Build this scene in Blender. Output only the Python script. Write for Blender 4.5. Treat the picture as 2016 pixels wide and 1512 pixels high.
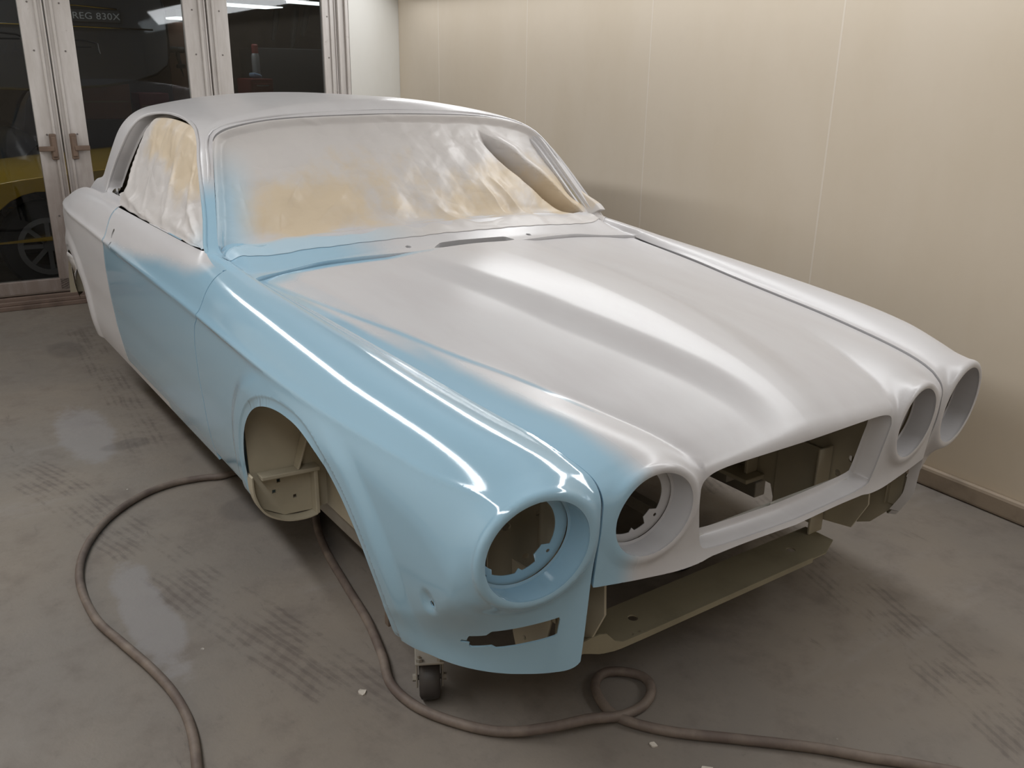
import bpy, bmesh, math, random
import numpy as np
from mathutils import Vector, Matrix
random.seed(7); RNG = np.random.default_rng(7)
for o in list(bpy.data.objects): bpy.data.objects.remove(o, do_unlink=True)
S = bpy.context.scene
C = S.collection
R_ = math.radians

# ------------------------------------------------------------------ camera
CAMP = np.array([-1.09645, 1.56043, 1.40950]); YAW, PIT, ROL, FPX = -0.614293, 0.336644, 0.0159393, 1740.243
def cam_axes():
    cy, sy, cp, sp_ = math.cos(YAW), math.sin(YAW), math.cos(PIT), math.sin(PIT)
    f = np.array([cp*cy, cp*sy, -sp_]); r = np.cross(f, [0, 0, 1.]); r /= np.linalg.norm(r); u = np.cross(r, f)
    c, s = math.cos(ROL), math.sin(ROL)
    return c*r+s*u, -s*r+c*u, f
cr, cu, cf = cam_axes()
cam = bpy.data.cameras.new('camera'); camo = bpy.data.objects.new('camera', cam); C.objects.link(camo)
camo.matrix_world = Matrix([[cr[0], cu[0], -cf[0], CAMP[0]], [cr[1], cu[1], -cf[1], CAMP[1]], [cr[2], cu[2], -cf[2], CAMP[2]], [0, 0, 0, 1]])
cam.sensor_width = 36; cam.sensor_fit = 'HORIZONTAL'; cam.lens = FPX/2016*36; cam.clip_start = .05; cam.clip_end = 60
S.camera = camo

# ------------------------------------------------------------------ world, exposure
S.view_settings.view_transform = 'Standard'; S.view_settings.look = 'None'; S.view_settings.gamma = 1
S.view_settings.use_curve_mapping = False; S.view_settings.exposure = -0.10
w = bpy.data.worlds.new('world'); S.world = w; w.use_nodes = True
w.node_tree.nodes['Background'].inputs[0].default_value = (.9, .95, 1, 1); w.node_tree.nodes['Background'].inputs[1].default_value = .02
RKD = 2.4   # the booth stands turned by this much (degrees) from the car
#LAMPS
def area(name, loc, sx, sy, power, col=(1, .96, .9), rot=(0, 0, 0)):
    l = bpy.data.lights.new(name, 'AREA'); l.shape = 'RECTANGLE'; l.size = sx; l.size_y = sy; l.energy = power; l.color = col
    o = bpy.data.objects.new(name, l); C.objects.link(o); o.location = loc; o.rotation_euler = rot
    return o
area('booth_strip_light', (1.2, 1.85, 2.25), 6.4, .20, 54, (.97, .985, 1), (R_(-22), 0, R_(-RKD)))
area('booth_strip_light', (1.2, -1.31, 2.04), 6.8, .20, 52, (.97, .985, 1), (R_(50), 0, R_(-RKD)))
#/LAMPS

# ------------------------------------------------------------------ numeric helpers
def sp(x, xs, ys):
    """monotone cubic (PCHIP) interpolation, linear outside"""
    xs = np.asarray(xs, float); ys = np.asarray(ys, float)
    h = np.diff(xs); d = np.diff(ys)/h; m = np.zeros(len(xs))
    m[0], m[-1] = d[0], d[-1]
    for i in range(1, len(xs)-1):
        if d[i-1]*d[i] > 0:
            w1 = 2*h[i]+h[i-1]; w2 = h[i]+2*h[i-1]; m[i] = (w1+w2)/(w1/d[i-1]+w2/d[i])
    x = np.asarray(x, float); k = np.clip(np.searchsorted(xs, x)-1, 0, len(xs)-2)
    t = (x-xs[k])/h[k]; tc = np.clip(t, 0, 1); hk = h[k]
    r = (1+2*tc)*(1-tc)**2*ys[k]+tc*(1-tc)**2*hk*m[k]+tc*tc*(3-2*tc)*ys[k+1]+tc*tc*(tc-1)*hk*m[k+1]
    return r+np.where(t < 0, t*hk*m[0], 0)+np.where(t > 1, (t-1)*hk*m[-1], 0)
def ss(a, b, x):
    t = np.clip((x-a)/(b-a), 0, 1); return t*t*(3-2*t)
def smax(a, b, k): return np.maximum(a, b)+np.maximum(k-np.abs(a-b), 0)**2/(4*k)
def smin(a, b, k): return -smax(-a, -b, k)
def poly_sdf(px, py, pts):
    """signed distance to a closed polygon, positive inside"""
    shp = np.shape(px); px = np.ravel(px); py = np.ravel(py)
    pts = np.asarray(pts, float); d = np.full(px.shape, 1e9); ins = np.zeros(px.shape, bool)
    for (ax, ay), (bx, by) in zip(pts, np.roll(pts, -1, 0)):
        ex, ey = bx-ax, by-ay; L = ex*ex+ey*ey
        if L < 1e-14: continue
        t = np.clip(((px-ax)*ex+(py-ay)*ey)/L, 0, 1)
        d = np.minimum(d, np.hypot(px-ax-t*ex, py-ay-t*ey))
        cnd = (ay > py) != (by > py)
        ins ^= cnd & (px < (bx-ax)*(py-ay)/np.where(by == ay, 1e-12, by-ay)+ax)
    return np.where(ins, d, -d).reshape(shp)
def chaikin(pts, n=2, closed=True):
    p = np.asarray(pts, float)
    for _ in range(n):
        q = np.roll(p, -1, 0) if closed else p[1:]
        a = p if closed else p[:-1]
        new = np.empty((2*len(q), p.shape[1])); new[0::2] = .75*a+.25*q; new[1::2] = .25*a+.75*q
        p = new if closed else np.vstack([p[:1], new, p[-1:]])
    return p

# surface nets: quads on f=0, vertices moved onto the surface
def surf(f, lo, hi, h):
    lo = np.array(lo, float); n = [int(math.ceil((hi[i]-lo[i])/h))+1 for i in range(3)]
    ax = [lo[i]+h*np.arange(n[i]) for i in range(3)]
    vals = np.empty(n, np.float32)
    st = 40
    for i in range(0, n[0], st):
        X, Y, Z = np.meshgrid(ax[0][i:i+st], ax[1], ax[2], indexing='ij'); vals[i:i+st] = f(X, Y, Z)
    neg = vals < 0
    c = np.zeros([k-1 for k in n], np.int8)
    for a in (0, 1):
        for b in (0, 1):
            for d in (0, 1): c += neg[a:n[0]-1+a, b:n[1]-1+b, d:n[2]-1+d]
    act = (c > 0) & (c < 8); idx = np.full(act.shape, -1); I = np.argwhere(act); idx[act] = np.arange(len(I))
    acc = np.zeros((len(I), 3)); cnt = np.zeros(len(I))
    for axn in range(3):
        o = [k for k in range(3) if k != axn]
        for a in (0, 1):
            for b in (0, 1):
                p = I.copy(); p[:, o[0]] += a; p[:, o[1]] += b; q = p.copy(); q[:, axn] += 1
                v0 = vals[tuple(p.T)]; v1 = vals[tuple(q.T)]; m = (v0 < 0) != (v1 < 0)
                t = np.where(m, v0/np.where(m, v0-v1, 1), 0); pt = p.astype(float); pt[:, axn] += t
                acc[m] += pt[m]; cnt[m] += 1
    V = lo+h*acc/cnt[:, None]
    Fq = []
    for axn in range(3):
        o = [(axn+1) % 3, (axn+2) % 3]
        s0 = [slice(None)]*3; s1 = [slice(None)]*3; s0[axn] = slice(0, -1); s1[axn] = slice(1, None)
        m = neg[tuple(s0)] != neg[tuple(s1)]; E = np.argwhere(m)
        E = E[(E[:, o[0]] > 0) & (E[:, o[1]] > 0) & (E[:, o[0]] < n[o[0]]-1) & (E[:, o[1]] < n[o[1]]-1)]
        q = []
        for da, db in ((-1, -1), (0, -1), (0, 0), (-1, 0)):
            e = E.copy(); e[:, o[0]] += da; e[:, o[1]] += db; q.append(idx[tuple(e.T)])
        q = np.stack(q, 1); flip = ~neg[tuple(E.T)]; q[flip] = q[flip][:, ::-1]; Fq.append(q)
    Fq = np.vstack(Fq)
    V = project(f, V, 4)
    return V, [tuple(r) for r in Fq.tolist()]
def grad(f, V, e=1e-4):
    g = np.empty_like(V)
    for k in range(3):
        a = V.copy(); b = V.copy(); a[:, k] += e; b[:, k] -= e
        g[:, k] = (f(*a.T)-f(*b.T))/(2*e)
    return g
def project(f, V, n=3):
    for _ in range(n):
        g = grad(f, V); s = f(*V.T)/np.maximum((g*g).sum(1), .05); s = np.clip(s, -.02, .02); V = V-g*s[:, None]
    return V
def cull(V, F):
    used = sorted({i for f in F for i in f}); mp = {o: n for n, o in enumerate(used)}
    return V[used], [tuple(mp[i] for i in f) for f in F]
class M:
    """polygon mesh being cut from an implicit surface; keeps track of which cut made an edge vertex"""
    def __init__(s, V, F, f): s.V = V; s.F = F; s.f = f; s.tag = np.zeros(len(V), int)
    def copy(s):
        m = M(s.V.copy(), list(s.F), s.f); m.tag = s.tag.copy(); return m
    def clip(s, g, tag=0, snap=True):
        """keep g>=0"""
        gv = np.asarray(g(*s.V.T), float); gv[np.abs(gv) < 1e-7] = 1e-7
        keep = gv > 0; F2 = []; newv = []; ntag = []; cache = {}; base = len(s.V); V = s.V
        for f in s.F:
            k = [keep[i] for i in f]
            if all(k): F2.append(f); continue
            if not any(k): continue
            out = []
            for a, b in zip(f, f[1:]+f[:1]):
                if keep[a]: out.append(a)
                if keep[a] != keep[b]:
                    key = (a, b) if a < b else (b, a)
                    if key not in cache:
                        t = gv[key[0]]/(gv[key[0]]-gv[key[1]]); cache[key] = base+len(newv); newv.append(V[key[0]]*(1-t)+V[key[1]]*t)
                        ntag.append((1 << tag) | int(s.tag[a] & s.tag[b]))
                    out.append(cache[key])
            if len(out) > 2: F2.append(tuple(out))
        if newv:
            nv = np.array(newv); n0 = nv.copy()
            if snap:
                for _ in range(3):
                    nv = project(s.f, nv, 1)
                    gg = grad(g, nv); v = g(*nv.T); st = np.clip(v/np.maximum((gg*gg).sum(1), .1), -.004, .004); nv = nv-gg*st[:, None]
                d = np.linalg.norm(nv-n0, axis=1); nv[d > .012] = n0[d > .012]
            s.V = np.vstack([V, nv]); s.tag = np.concatenate([s.tag, np.array(ntag, int)])
        s.F = F2
        used = np.array(sorted({i for f in F2 for i in f}), int)
        if len(used) == 0: return s
        mp = np.full(len(s.V), -1); mp[used] = np.arange(len(used))
        s.V = s.V[used]; s.tag = s.tag[used]; s.F = [tuple(int(mp[i]) for i in f) for f in F2]
        return s
    def weld(s, tol=.0007):
        key = np.round(s.V/tol).astype(np.int64); d = {}; mp = np.arange(len(s.V))
        for i, k in enumerate(map(tuple, key)): mp[i] = d.setdefault(k, i); s.tag[mp[i]] |= s.tag[i]
        F2 = []
        for f in s.F:
            g = []
            for i in f:
                j = int(mp[i])
                if not g or g[-1] != j: g.append(j)
            if len(g) > 1 and g[0] == g[-1]: g.pop()
            if len(g) > 2 and len(set(g)) == len(g): F2.append(tuple(g))
        used = np.array(sorted({i for f in F2 for i in f}), int); m2 = np.full(len(s.V), -1); m2[used] = np.arange(len(used))
        s.V = s.V[used]; s.tag = s.tag[used]; s.F = [tuple(int(m2[i]) for i in f) for f in F2]
        return s
    def mirror(s):
        mid = np.abs(s.V[:, 1]) < 2e-4; s.V[mid, 1] = 0; n0 = len(s.V)
        mp = [i if mid[i] else n0+i for i in range(n0)]
        s.F += [tuple(mp[i] for i in f[::-1]) for f in s.F]; s.V = np.vstack([s.V, s.V*np.array([1, -1, 1])]); s.tag = np.concatenate([s.tag, s.tag])
        u = np.array(sorted({i for f in s.F for i in f})); s.F = [tuple(int(k) for k in np.searchsorted(u, f)) for f in s.F]; s.V = s.V[u]; s.tag = s.tag[u]
    def bedges(s):
        e = {}
        for f in s.F:
            for a, b in zip(f, f[1:]+f[:1]): e[(a, b)] = 1
        return [(a, b) for (a, b) in e if (b, a) not in e]
    def flange(s, tags, steps, dirf=None, sharp=False):
        """turn the boundary edges made by the given cuts inward. steps: (in, out) pairs = depth along -normal, offset away from the panel"""
        msk = sum(1 << t for t in tags); E = [(a, b) for a, b in s.bedges() if s.tag[a] & s.tag[b] & msk]
        if not E: return s
        vs = sorted({i for e in E for i in e}); pos = {v: k for k, v in enumerate(vs)}
        N = grad(s.f, s.V[vs]); N /= np.maximum(np.linalg.norm(N, axis=1), 1e-9)[:, None]
        if dirf is not None: N = dirf(s.V[vs], N)
        out = np.zeros((len(vs), 3))
        for a, b in E:
            t = s.V[b]-s.V[a]; n = N[pos[a]]+N[pos[b]]; o = np.cross(t, n)
            L = np.linalg.norm(o)
            if L > 1e-12: o = o/L*np.linalg.norm(t); out[pos[a]] += o; out[pos[b]] += o
        out /= np.maximum(np.linalg.norm(out, axis=1), 1e-9)[:, None]
        prev = list(vs); Vn = [s.V]; tg = [s.tag]; nn = len(s.V)
        for si, (d, o) in enumerate(steps):
            ring = s.V[vs]-N*d+out*o; Vn.append(ring); tg.append(np.zeros(len(vs), int)); cur = list(range(nn, nn+len(vs))); nn += len(vs)
            for a, b in E: s.F.append((prev[pos[b]], prev[pos[a]], cur[pos[a]], cur[pos[b]]))
            prev = cur
        s.V = np.vstack(Vn); s.tag = np.concatenate(tg)
        return s
def mesh_obj(name, V, F, mat, parent=None, smooth=True, sharp=None):
    me = bpy.data.meshes.new(name); me.from_pydata([tuple(v) for v in V], [], F); me.update()
    if smooth:
        me.polygons.foreach_set('use_smooth', [True]*len(me.polygons))
        if sharp: me.set_sharp_from_angle(angle=R_(sharp))
    o = bpy.data.objects.new(name, me); C.objects.link(o)
    for m in (mat if isinstance(mat, (list, tuple)) else [mat]): me.materials.append(m)
    if parent: o.parent = parent
    return o
HRES = .006
# ------------------------------------------------------------------ the car body: x rear, +y its right side, z up
H1 = (.034, .702, .592); H2 = (.004, .444, .606)      # centres of the outer and inner lamp openings
RO, RI = .1065, .0915
YG_X = [-.1, .03, .05, .1, .2, .3, .45, .6, .8, 1., 1.2, 1.3, 1.36, 1.44, 1.5]
YG_Y = [.569, .569, .572, .581, .594, .610, .630, .644, .664, .687, .708, .720, .728, .785, .83]
def yg(x): return sp(x, YG_X, YG_Y)
def zg(x): return sp(x, [-.1, .0, .03, .05, .1, .2, .3, .45, .6, .8, 1., 1.2, 1.3, 1.4, 1.5, 2.2, 5.], [.66, .676, .690, .702, .718, .736, .747, .762, .775, .792, .810, .825, .831, .838, .845, .85, .70])
L1X = [-.1, -.02, .03, .06, .1, .15, .2, .3, .45, .6, .8, 1., 1.2, 1.4, 1.5]
def yl(x): return sp(x, L1X, [.338, .338, .352, .367, .380, .397, .415, .441, .482, .522, .567, .616, .661, .700, .72])
def zl(x): return sp(x, L1X, [.650, .672, .700, .713, .724, .734, .743, .756, .773, .783, .797, .808, .819, .833, .84])
def zc(x): return sp(x, [-.1, -.03, 0, .03, .06, .1, .2, .3, .45, .6, .8, 1., 1.2, 1.36, 1.5], [.66, .686, .704, .722, .736, .751, .777, .796, .820, .839, .857, .867, .872, .874, .876])
def T_bonnet(x, y):
    l = yl(x); g = yg(x); s = np.clip(y/l, 0, 1)
    z1 = zl(x); z = z1+(zc(x)-z1)*(1-s**1.35)-.25*np.maximum(y-l, 0)
    hb = sp(x, [-.1, 0, .05, .15, .3, .6, 1., 1.35, 1.5], [0, .002, .005, .011, .016, .018, .016, .008, .004])
    yb = sp(x, [-.1, .0, .1, .2, .3, .45, .6, .8, 1., 1.3, 1.5], [.10, .108, .12, .137, .158, .19, .215, .232, .25, .27, .28])
    z = z+hb*ss(yb+.035, yb-.075, y)
    z = z-.010*np.exp(-((y-l)/.03)**2)*ss(-.02, .05, x)*ss(.4, .1, x)
    t = np.minimum((y-l)/(g-l), 1); hp = sp(x, [-.1, 0, .04, .1, .2, .35, .5, 1.4], [.006, .010, .014, .015, .011, .0045, .0008, .0005])
    z2 = z1+(zg(x)-z1)*np.maximum(t, 0)+hp*np.where(t < 0, 3.4*t-2.0*np.minimum(t, 0)**2, 1.08*np.sin(np.pi*np.clip(t, 0, 1)))
    return smax(z, z2, .004+.004*ss(.3, 0, x))
def T_wing(x, y):
    g = np.minimum(yg(x), .732); z0 = zg(x)
    yc = sp(x, [-.1, 0, .1, .3, .6, 1.04, 1.44, 1.6, 3.3, 4.7], [.70, .702, .71, .728, .743, .752, .758, .772, .785, .70])
    z1 = sp(x, [-.1, -.02, .0, .03, .06, .13, .29, .62, 1.04, 1.3, 1.44, 1.6, 1.84, 2.3, 2.75, 3., 3.25, 3.5, 3.8, 4.2, 4.6, 4.75], [.68, .702, .713, .724, .732, .752, .777, .808, .839, .856, .868, .88, .893, .893, .895, .899, .899, .888, .850, .79, .73, .70])
    s = np.clip((y-g)/(yc-g), 0, 1); zi = z0+(z1-z0)*np.sin(np.pi/2*s)**.9
    zi = zi+.004*np.exp(-(np.maximum(y-g, 0)/.010)**2)*ss(1.3, 1.0, x)
    cpar = sp(x, [0, .1, .2, .3, .45, .6, 1.0, 1.44, 2, 3, 4], [3.8, 4.3, 4.8, 5.1, 5.1, 4.95, 4.4, 3.0, 3., 2.5, 1.5])
    return np.where(y < yc, zi, z1-cpar*np.maximum(y-yc, 0)**2)
XR_Y = [0, .2, .3, .4, .5, .6, .7, .735, .8]; XR_X = [1.362, 1.374, 1.390, 1.410, 1.424, 1.420, 1.392, 1.362, 1.2]
def xrear(y): return sp(y, XR_Y, XR_X)
def T_mid(x, y):
    """scuttle, floor of the cabin and boot: between the two wings"""
    zs = sp(x, [1.3, 1.42, 1.47, 1.6, 1.8, 3.6, 3.9, 4.2, 4.6, 4.75], [.872, .878, .890, .93, .95, .93, .86, .81, .745, .71])
    e = sp(y, [0, .3, .5, .65, .74, .80, .9], [0, .006, .018, .032, .030, .024, .024])
    return zs-e*ss(3.3, 1.5, x)-.05*ss(3.3, 4., x)*y*y/.5
def arch(x, z):
    u = np.maximum(x-.74, 0)/1.06; w = np.maximum(z-.285, 0); b = (u**2.4+w**2.4+1e-9)**(1/2.4)
    return np.where(x > .74, np.where(z > .285, b, u), np.hypot(x-.74, z-.285))-.395
def G(x, z):
    zs = sp(x, [-.1, 0, .2, .4, .8, 1.3, 1.5], [.06, .055, .045, .032, .022, .004, 0])
    z0_ = z; z = z+zs*ss(.52, .68, z)
    g = sp(z, [.12, .20, .28, .36, .45, .55, .65, .735, .743, .752, .80, .85, .88, .93, 1.0], [.79, .825, .850, .867, .878, .884, .8855, .8845, .8865, .880, .857, .829, .806, .76, .70])
    cz = z; z = z0_
    tap = sp(x, [-.1, 0, .08, .15, .25, .4, .6, .9, 1.2, 3.3, 3.7, 4.1, 4.4, 4.65, 4.8], [.058, .054, .050, .046, .036, .020, .007, .001, 0, 0, .022, .105, .19, .28, .38])
    low = ss(.50, .27, z)*sp(x, [-.1, .02, .06, .12, .16, .22, .35, .55, .8], [.18, .14, .09, .05, .030, .015, .006, .002, 0])
    r = arch(x, z)
    fl = .013*ss(.085, .03, r)*ss(.05, .3, x)*ss(.2, .3, z)*ss(.73, .63, z)
    r2 = np.hypot(x-3.57, z-.19); fl2 = .010*ss(.50, .44, r2)
    sw = ss(.12, .45, x)
    crease = (.0025+.0022*ss(1.5, 1.2, x))*np.exp(-((cz-.743)/.012)**2)*sw
    return g-tap-low+np.maximum(fl, fl2)+crease
def Fr(y, z):
    f = sp(y, [0, .2, .32, .444, .57, .64, .70, .76, .80, .86, .95], [-.012, -.009, -.004, .003, .014, .024, .033, .043, .053, .085, .16])
    f = f+.10*(.606-z)
    out = ss(.555, .62, y)
    pod = ss(.165, .118, np.hypot(y-H1[1], z-H1[2]))
    f = f+out*(1-pod)*.022
    f = f+ss(.50, .28, z)*sp(y, [.5, .57, .62, .68, .72, .78, .84, .9], [-.02, -.005, .004, .03, .055, .11, .2, .3])
    return f
def lower(x, y, z, cut=True):
    y = np.abs(y)
    g = np.minimum(yg(x), .732)
    Tn = np.where(y < g, T_bonnet(x, y), T_wing(x, y))
    rear = x > xrear(np.minimum(y, .79))
    Tm = T_mid(x, y)
    inner = (y < .77)
    b = ss(.70, .755, y)
    Tr = Tm*(1-b)+T_wing(x, np.maximum(y, .735))*b
    Tt = np.where(rear & (y < .80), Tr, Tn) if True else Tn
    ft = z-Tt; fs = (y-G(x, z))
    k = sp(x, [-.1, .0, .1, .25, .6, 1.4, 3, 3.6, 4.3, 4.7], [.20, .19, .17, .10, .05, .040, .05, .10, .16, .18])
    f = smax(ft, fs, k)
    ff = Fr(y, z)-x
    k2 = np.where(y < yl(x)-.02, .026, .036)+ss(.50, .30, z)*.03
    f = smax(f, ff, k2)
    # lamp pods running back from the rims, and the rolled rims themselves
    for (cx, cy, cz), rr, tr, R0 in ((H1, RO+.0075, .0088, .1215), (H2, RI+.0070, .0082, .1055)):
        rad = np.hypot(y-cy, z-cz); tilt = cx+.13*(y-cy)-.10*(z-cz)
        pod = smax(smax((rad-(R0-.10*np.maximum(x-cx, 0)-.9*np.maximum(x-cx, 0)**2)), tilt+.001-x, .012), x-.30, .03)
        f = smin(f, pod, .024)
        d = np.hypot(rad-rr, x-tilt-.002)-tr
        f = smin(f, d, .010)
    # tail
    xt = 4.72-.10*ss(.75, .45, z)*0-.9*np.maximum(y-.55, 0)**2
    f = smax(f, x-xt, .12)
    # parking dimple and hole boss on the front corner
    d = np.hypot(np.hypot((x-.203)*1.15, (y-.866)), (z-.426)*.8)-.042
    f = smax(f, -d, .006)
    return f
def wind(y, z): return 1.568+.955*(z-.874)+.10*y*y+.12*np.maximum(.9-z, 0)*0
def side(x, z):
    return .803-.345*(z-.874)-.22*np.maximum(z-1.0, 0)**2-sp(x, [1.4, 2.2, 2.9, 3.2, 3.4, 3.6, 4.0], [.004, 0, .012, .042, .075, .11, .18])
def roof(x, y): 
    zc_ = sp(x, [1.7, 1.9, 2.05, 2.25, 2.5, 2.8, 3.1, 3.4, 3.7, 4.0], [1.268, 1.302, 1.316, 1.323, 1.323, 1.322, 1.315, 1.278, 1.20, 1.11])
    return zc_-.195*y*y
def cabin(x, y, z):
    y = np.abs(y)
    f = smax(z-roof(x, y), (y-side(x, z))*.93, .085)
    f = smax(f, (wind(y, z)-.012-x)*.72, .030+.04*ss(1.16, 1.24, z))
    f = smax(f, .80-z, .02)
    f = smax(f, (x-(3.98-1.35*(z-.88)-.25*y*y))*.6, .12)
    return f
def body(x, y, z): return smin(lower(x, y, z), cabin(x, y, z), .018)
def gapx(z): return sp(z, [.2, .30, .47, .54, .62, .70, .74, .80, .85, .874, .9], [1.485, 1.488, 1.487, 1.495, 1.495, 1.478, 1.442, 1.44, 1.44, 1.44, 1.44])
def doorx(z): return sp(z, [.2, .3, .335, .44, .58, .66, .75, .80, .86, .95], [2.575, 2.59, 2.60, 2.655, 2.682, 2.692, 2.689, 2.697, 2.72, 2.75])
def arch2(x, z): return np.hypot((x-3.57), z-.19)-.415
def nose_z(y): return sp(y, [0, .15, .26, .30, .34, .45, .58, .7], [.4575, .459, .456, .450, .4485, .457, .472, .48])
GH = [(0, .669), (.15, .669), (.25, .668), (.305, .661), (.325, .643), (.324, .61), (.310, .54), (.298, .49), (.282, .474), (.15, .4705), (0, .469)]
GRILLE = GH+[(-a, b) for a, b in GH[::-1][1:-1]]
GRILLE = chaikin(GRILLE, 2)
IND = [(.616, .403), (.618, .357), (.723, .328), (.727, .335), (.758, .322), (.761, .336), (.773, .334), (.773, .342), (.766, .343), (.768, .360), (.745, .369), (.740, .382)]

h = HRES
V, F = surf(lower, (-.09, -.02, .22), (1.56, .94, .95), h)
front = M(V, F, lower); front.clip(lambda x, y, z: z-.235, 9, False).clip(lambda x, y, z: 1.53-x, 9, False)
def lamp(cn, r): return lambda x, y, z: np.where(x < .13, np.hypot(np.abs(y)-cn[1], z-cn[2])-r, 1.)
# bonnet
bon = front.copy()
bon.clip(lambda x, y, z: yg(x)-.0028-y, 1).clip(lambda x, y, z: np.where(x < .3, z-nose_z(y), 1), 2).clip(lambda x, y, z: np.where(z < .6, .12-x, 1.), 9, False)
bon.clip(lambda x, y, z: xrear(y)-.004-x, 3)
bon.clip(lambda x, y, z: np.where(x < .12, -poly_sdf(y, z, GRILLE), 1.), 4).clip(lamp(H2, RI), 5)
bon.clip(lambda x, y, z: y, 9).weld()
bon.mirror()
GAPF = [(.0012, .0002), (.007, .0004), (.026, .0004)]
bon.flange({1, 2, 3}, GAPF)
fwd = lambda V_, N: np.tile([-1., 0, 0], (len(V_), 1))
bon.flange({4}, [(.002, -.001), (.006, -.0005), (.012, .003), (.042, .006), (.046, .014), (.047, .024)], fwd)
bon.flange({5}, [(.004, -.002), (.010, -.003), (.030, -.004), (.056, -.002), (.058, .004)], fwd)
# front wing
wing = front.copy()
zbot = lambda x: sp(x, [-.1, .3, .5, 1.1, 1.2, 1.5], [.262, .262, .262, .27, .290, .291])
wing.clip(lambda x, y, z: y-yg(x)-.0028, 1).clip(lambda x, y, z: gapx(z)-.0028-x, 2).clip(lambda x, y, z: arch(x, z), 6).clip(lambda x, y, z: z-zbot(x), 7)
wing.clip(lambda x, y, z: np.where((x < .2), np.maximum(y-.6145, np.maximum(z-.305, .0425-np.hypot(y-.6145, z-.305))), 1.), 7)
wing.clip(lamp(H1, RO), 5).clip(lambda x, y, z: np.where(x < .4, -poly_sdf(y, z, IND), 1.), 8).clip(lambda x, y, z: np.hypot(x-.204, z-.431)-.0075+np.where(y < .75, 1, 0), 8).weld()
wing.flange({1, 2}, GAPF).flange({6}, [(.002, .003), (.004, .010), (.004, .026)]).flange({7}, [(.004, .001), (.02, .002)]).flange({8}, [(.002, 0), (.004, 0)])
wing.flange({5}, [(.004, -.002), (.010, -.003), (.034, -.004), (.060, -.002), (.062, .004)], fwd)
# --- the shell behind: scuttle, roof, quarters
V, F = surf(body, (1.30, -.025, .24), (4.85, .95, 1.40), HRES*1.5)
rearm = M(V, F, body); rearm.clip(lambda x, y, z: z-.262, 9, False)
WS = [(0, 1.270), (.271, 1.264), (.431, 1.256), (.575, 1.233), (.630, 1.212), (.658, 1.182), (.687, 1.095), (.730, .957), (.750, .895), (.742, .872), (.70, .866), (.60, .870), (.4, .884), (0, .897)]
WS = np.array(WS+[(-a, b) for a, b in WS[::-1][1:-1]]); WSP = chaikin(WS, 2)
SW = chaikin([(1.63, .884), (1.625, .868), (1.756, 1.014), (1.913, 1.155), (2.04, 1.205), (2.20, 1.231), (2.49, 1.246), (2.74, 1.243), (2.87, 1.223), (2.92, 1.172), (2.99, 1.096), (3.07, 1.016), (3.135, .925), (3.11, .889), (2.90, .887), (2.5, .887), (1.93, .890)], 1)
def inws(x, y, z): return np.where(x < 2.2, np.maximum(-poly_sdf(y, z, WSP), wind(y, z)-.040-x), 1.)
def insw(x, y, z): return np.where((y > .5) & (x > 1.5), -poly_sdf(x, z, SW), 1.)
def dreg(x, y, z):   # positive inside the door
    return np.minimum(np.minimum(x-gapx(z), doorx(z)-x), np.minimum(np.minimum(z-.292, .888-z), y-.7815-.02*ss(1.7, 1.5, x)))
door = rearm.copy()
door.clip(lambda x, y, z: x-gapx(z)-.0025, 1).clip(lambda x, y, z: doorx(z)-.002-x, 1).clip(lambda x, y, z: z-.292, 7).clip(lambda x, y, z: .8865-z, 3).clip(lambda x, y, z: y-.7815-.02*ss(1.7, 1.5, x), 4)
HND = chaikin([(a_-.098, b_+.004) for a_, b_ in [(2.668, .817), (2.690, .822), (2.700, .808), (2.692, .786), (2.674, .783), (2.681, .802)]], 1)
door.clip(lambda x, y, z: -poly_sdf(x, z, HND), 8).clip(lambda x, y, z: np.hypot((x-2.566), (z-.766)/1.9)-.0075, 8).weld()
door.flange({1, 7}, GAPF).flange({3}, [(.004, .001), (.02, .002)]).flange({8}, [(.002, 0), (.004, 0)])
shell = rearm.copy()
shell.clip(lambda x, y, z: -dreg(x, y, z)+0*x, 1, False)
shell.clip(lambda x, y, z: np.where(x < 1.5, np.where(y < .80, x-xrear(np.minimum(y, .735))-.003, 1), 1), 2).clip(lambda x, y, z: np.where((y > .6) & (x < 1.5), np.maximum(np.maximum(x-gapx(z)-.001, .795-y-.0*z), 0)+np.where(y > .80, x-gapx(z)-.001, yg(x)-.002-y+np.where(x > 1.45, 1, 0)), 1), 2, False)
shell.clip(inws, 4).clip(insw, 5).clip(lambda x, y, z: np.where(y > .6, arch2(x, z), 1), 6)
SLOT = chaikin([(1.376, -.20), (1.376, .140), (1.432, .085), (1.438, .06), (1.438, -.175), (1.432, -.19)], 1)
shell.clip(lambda x, y, z: y, 9).weld()
shell.mirror()
shell.clip(lambda x, y, z: np.where(x < 1.6, -poly_sdf(x, y, SLOT), 1), 8).clip(lambda x, y, z: np.hypot(x-1.434, y-.196)-.0105, 8).clip(lambda x, y, z: np.hypot(x-1.436, y+.287)-.0105, 8)
shell.flange({1, 2}, GAPF).flange({6}, [(.002, .003), (.004, .010), (.004, .026)]).flange({8}, [(.003, 0), (.02, .0)])
sidein = lambda V_, N: np.c_[np.zeros(len(V_)), np.sign(V_[:, 1]), np.zeros(len(V_))]
shell.flange({5}, [(.004, .001), (.012, .004), (.05, .004), (.052, .018)], sidein)
wsin = lambda V_, N: np.tile(np.array([-.72, 0, .69]), (len(V_), 1))
shell.flange({4}, [(.003, .001), (.010, .002), (.012, .009), (.020, .010), (.021, .022), (.034, .024), (.035, .034)], wsin)
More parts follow.
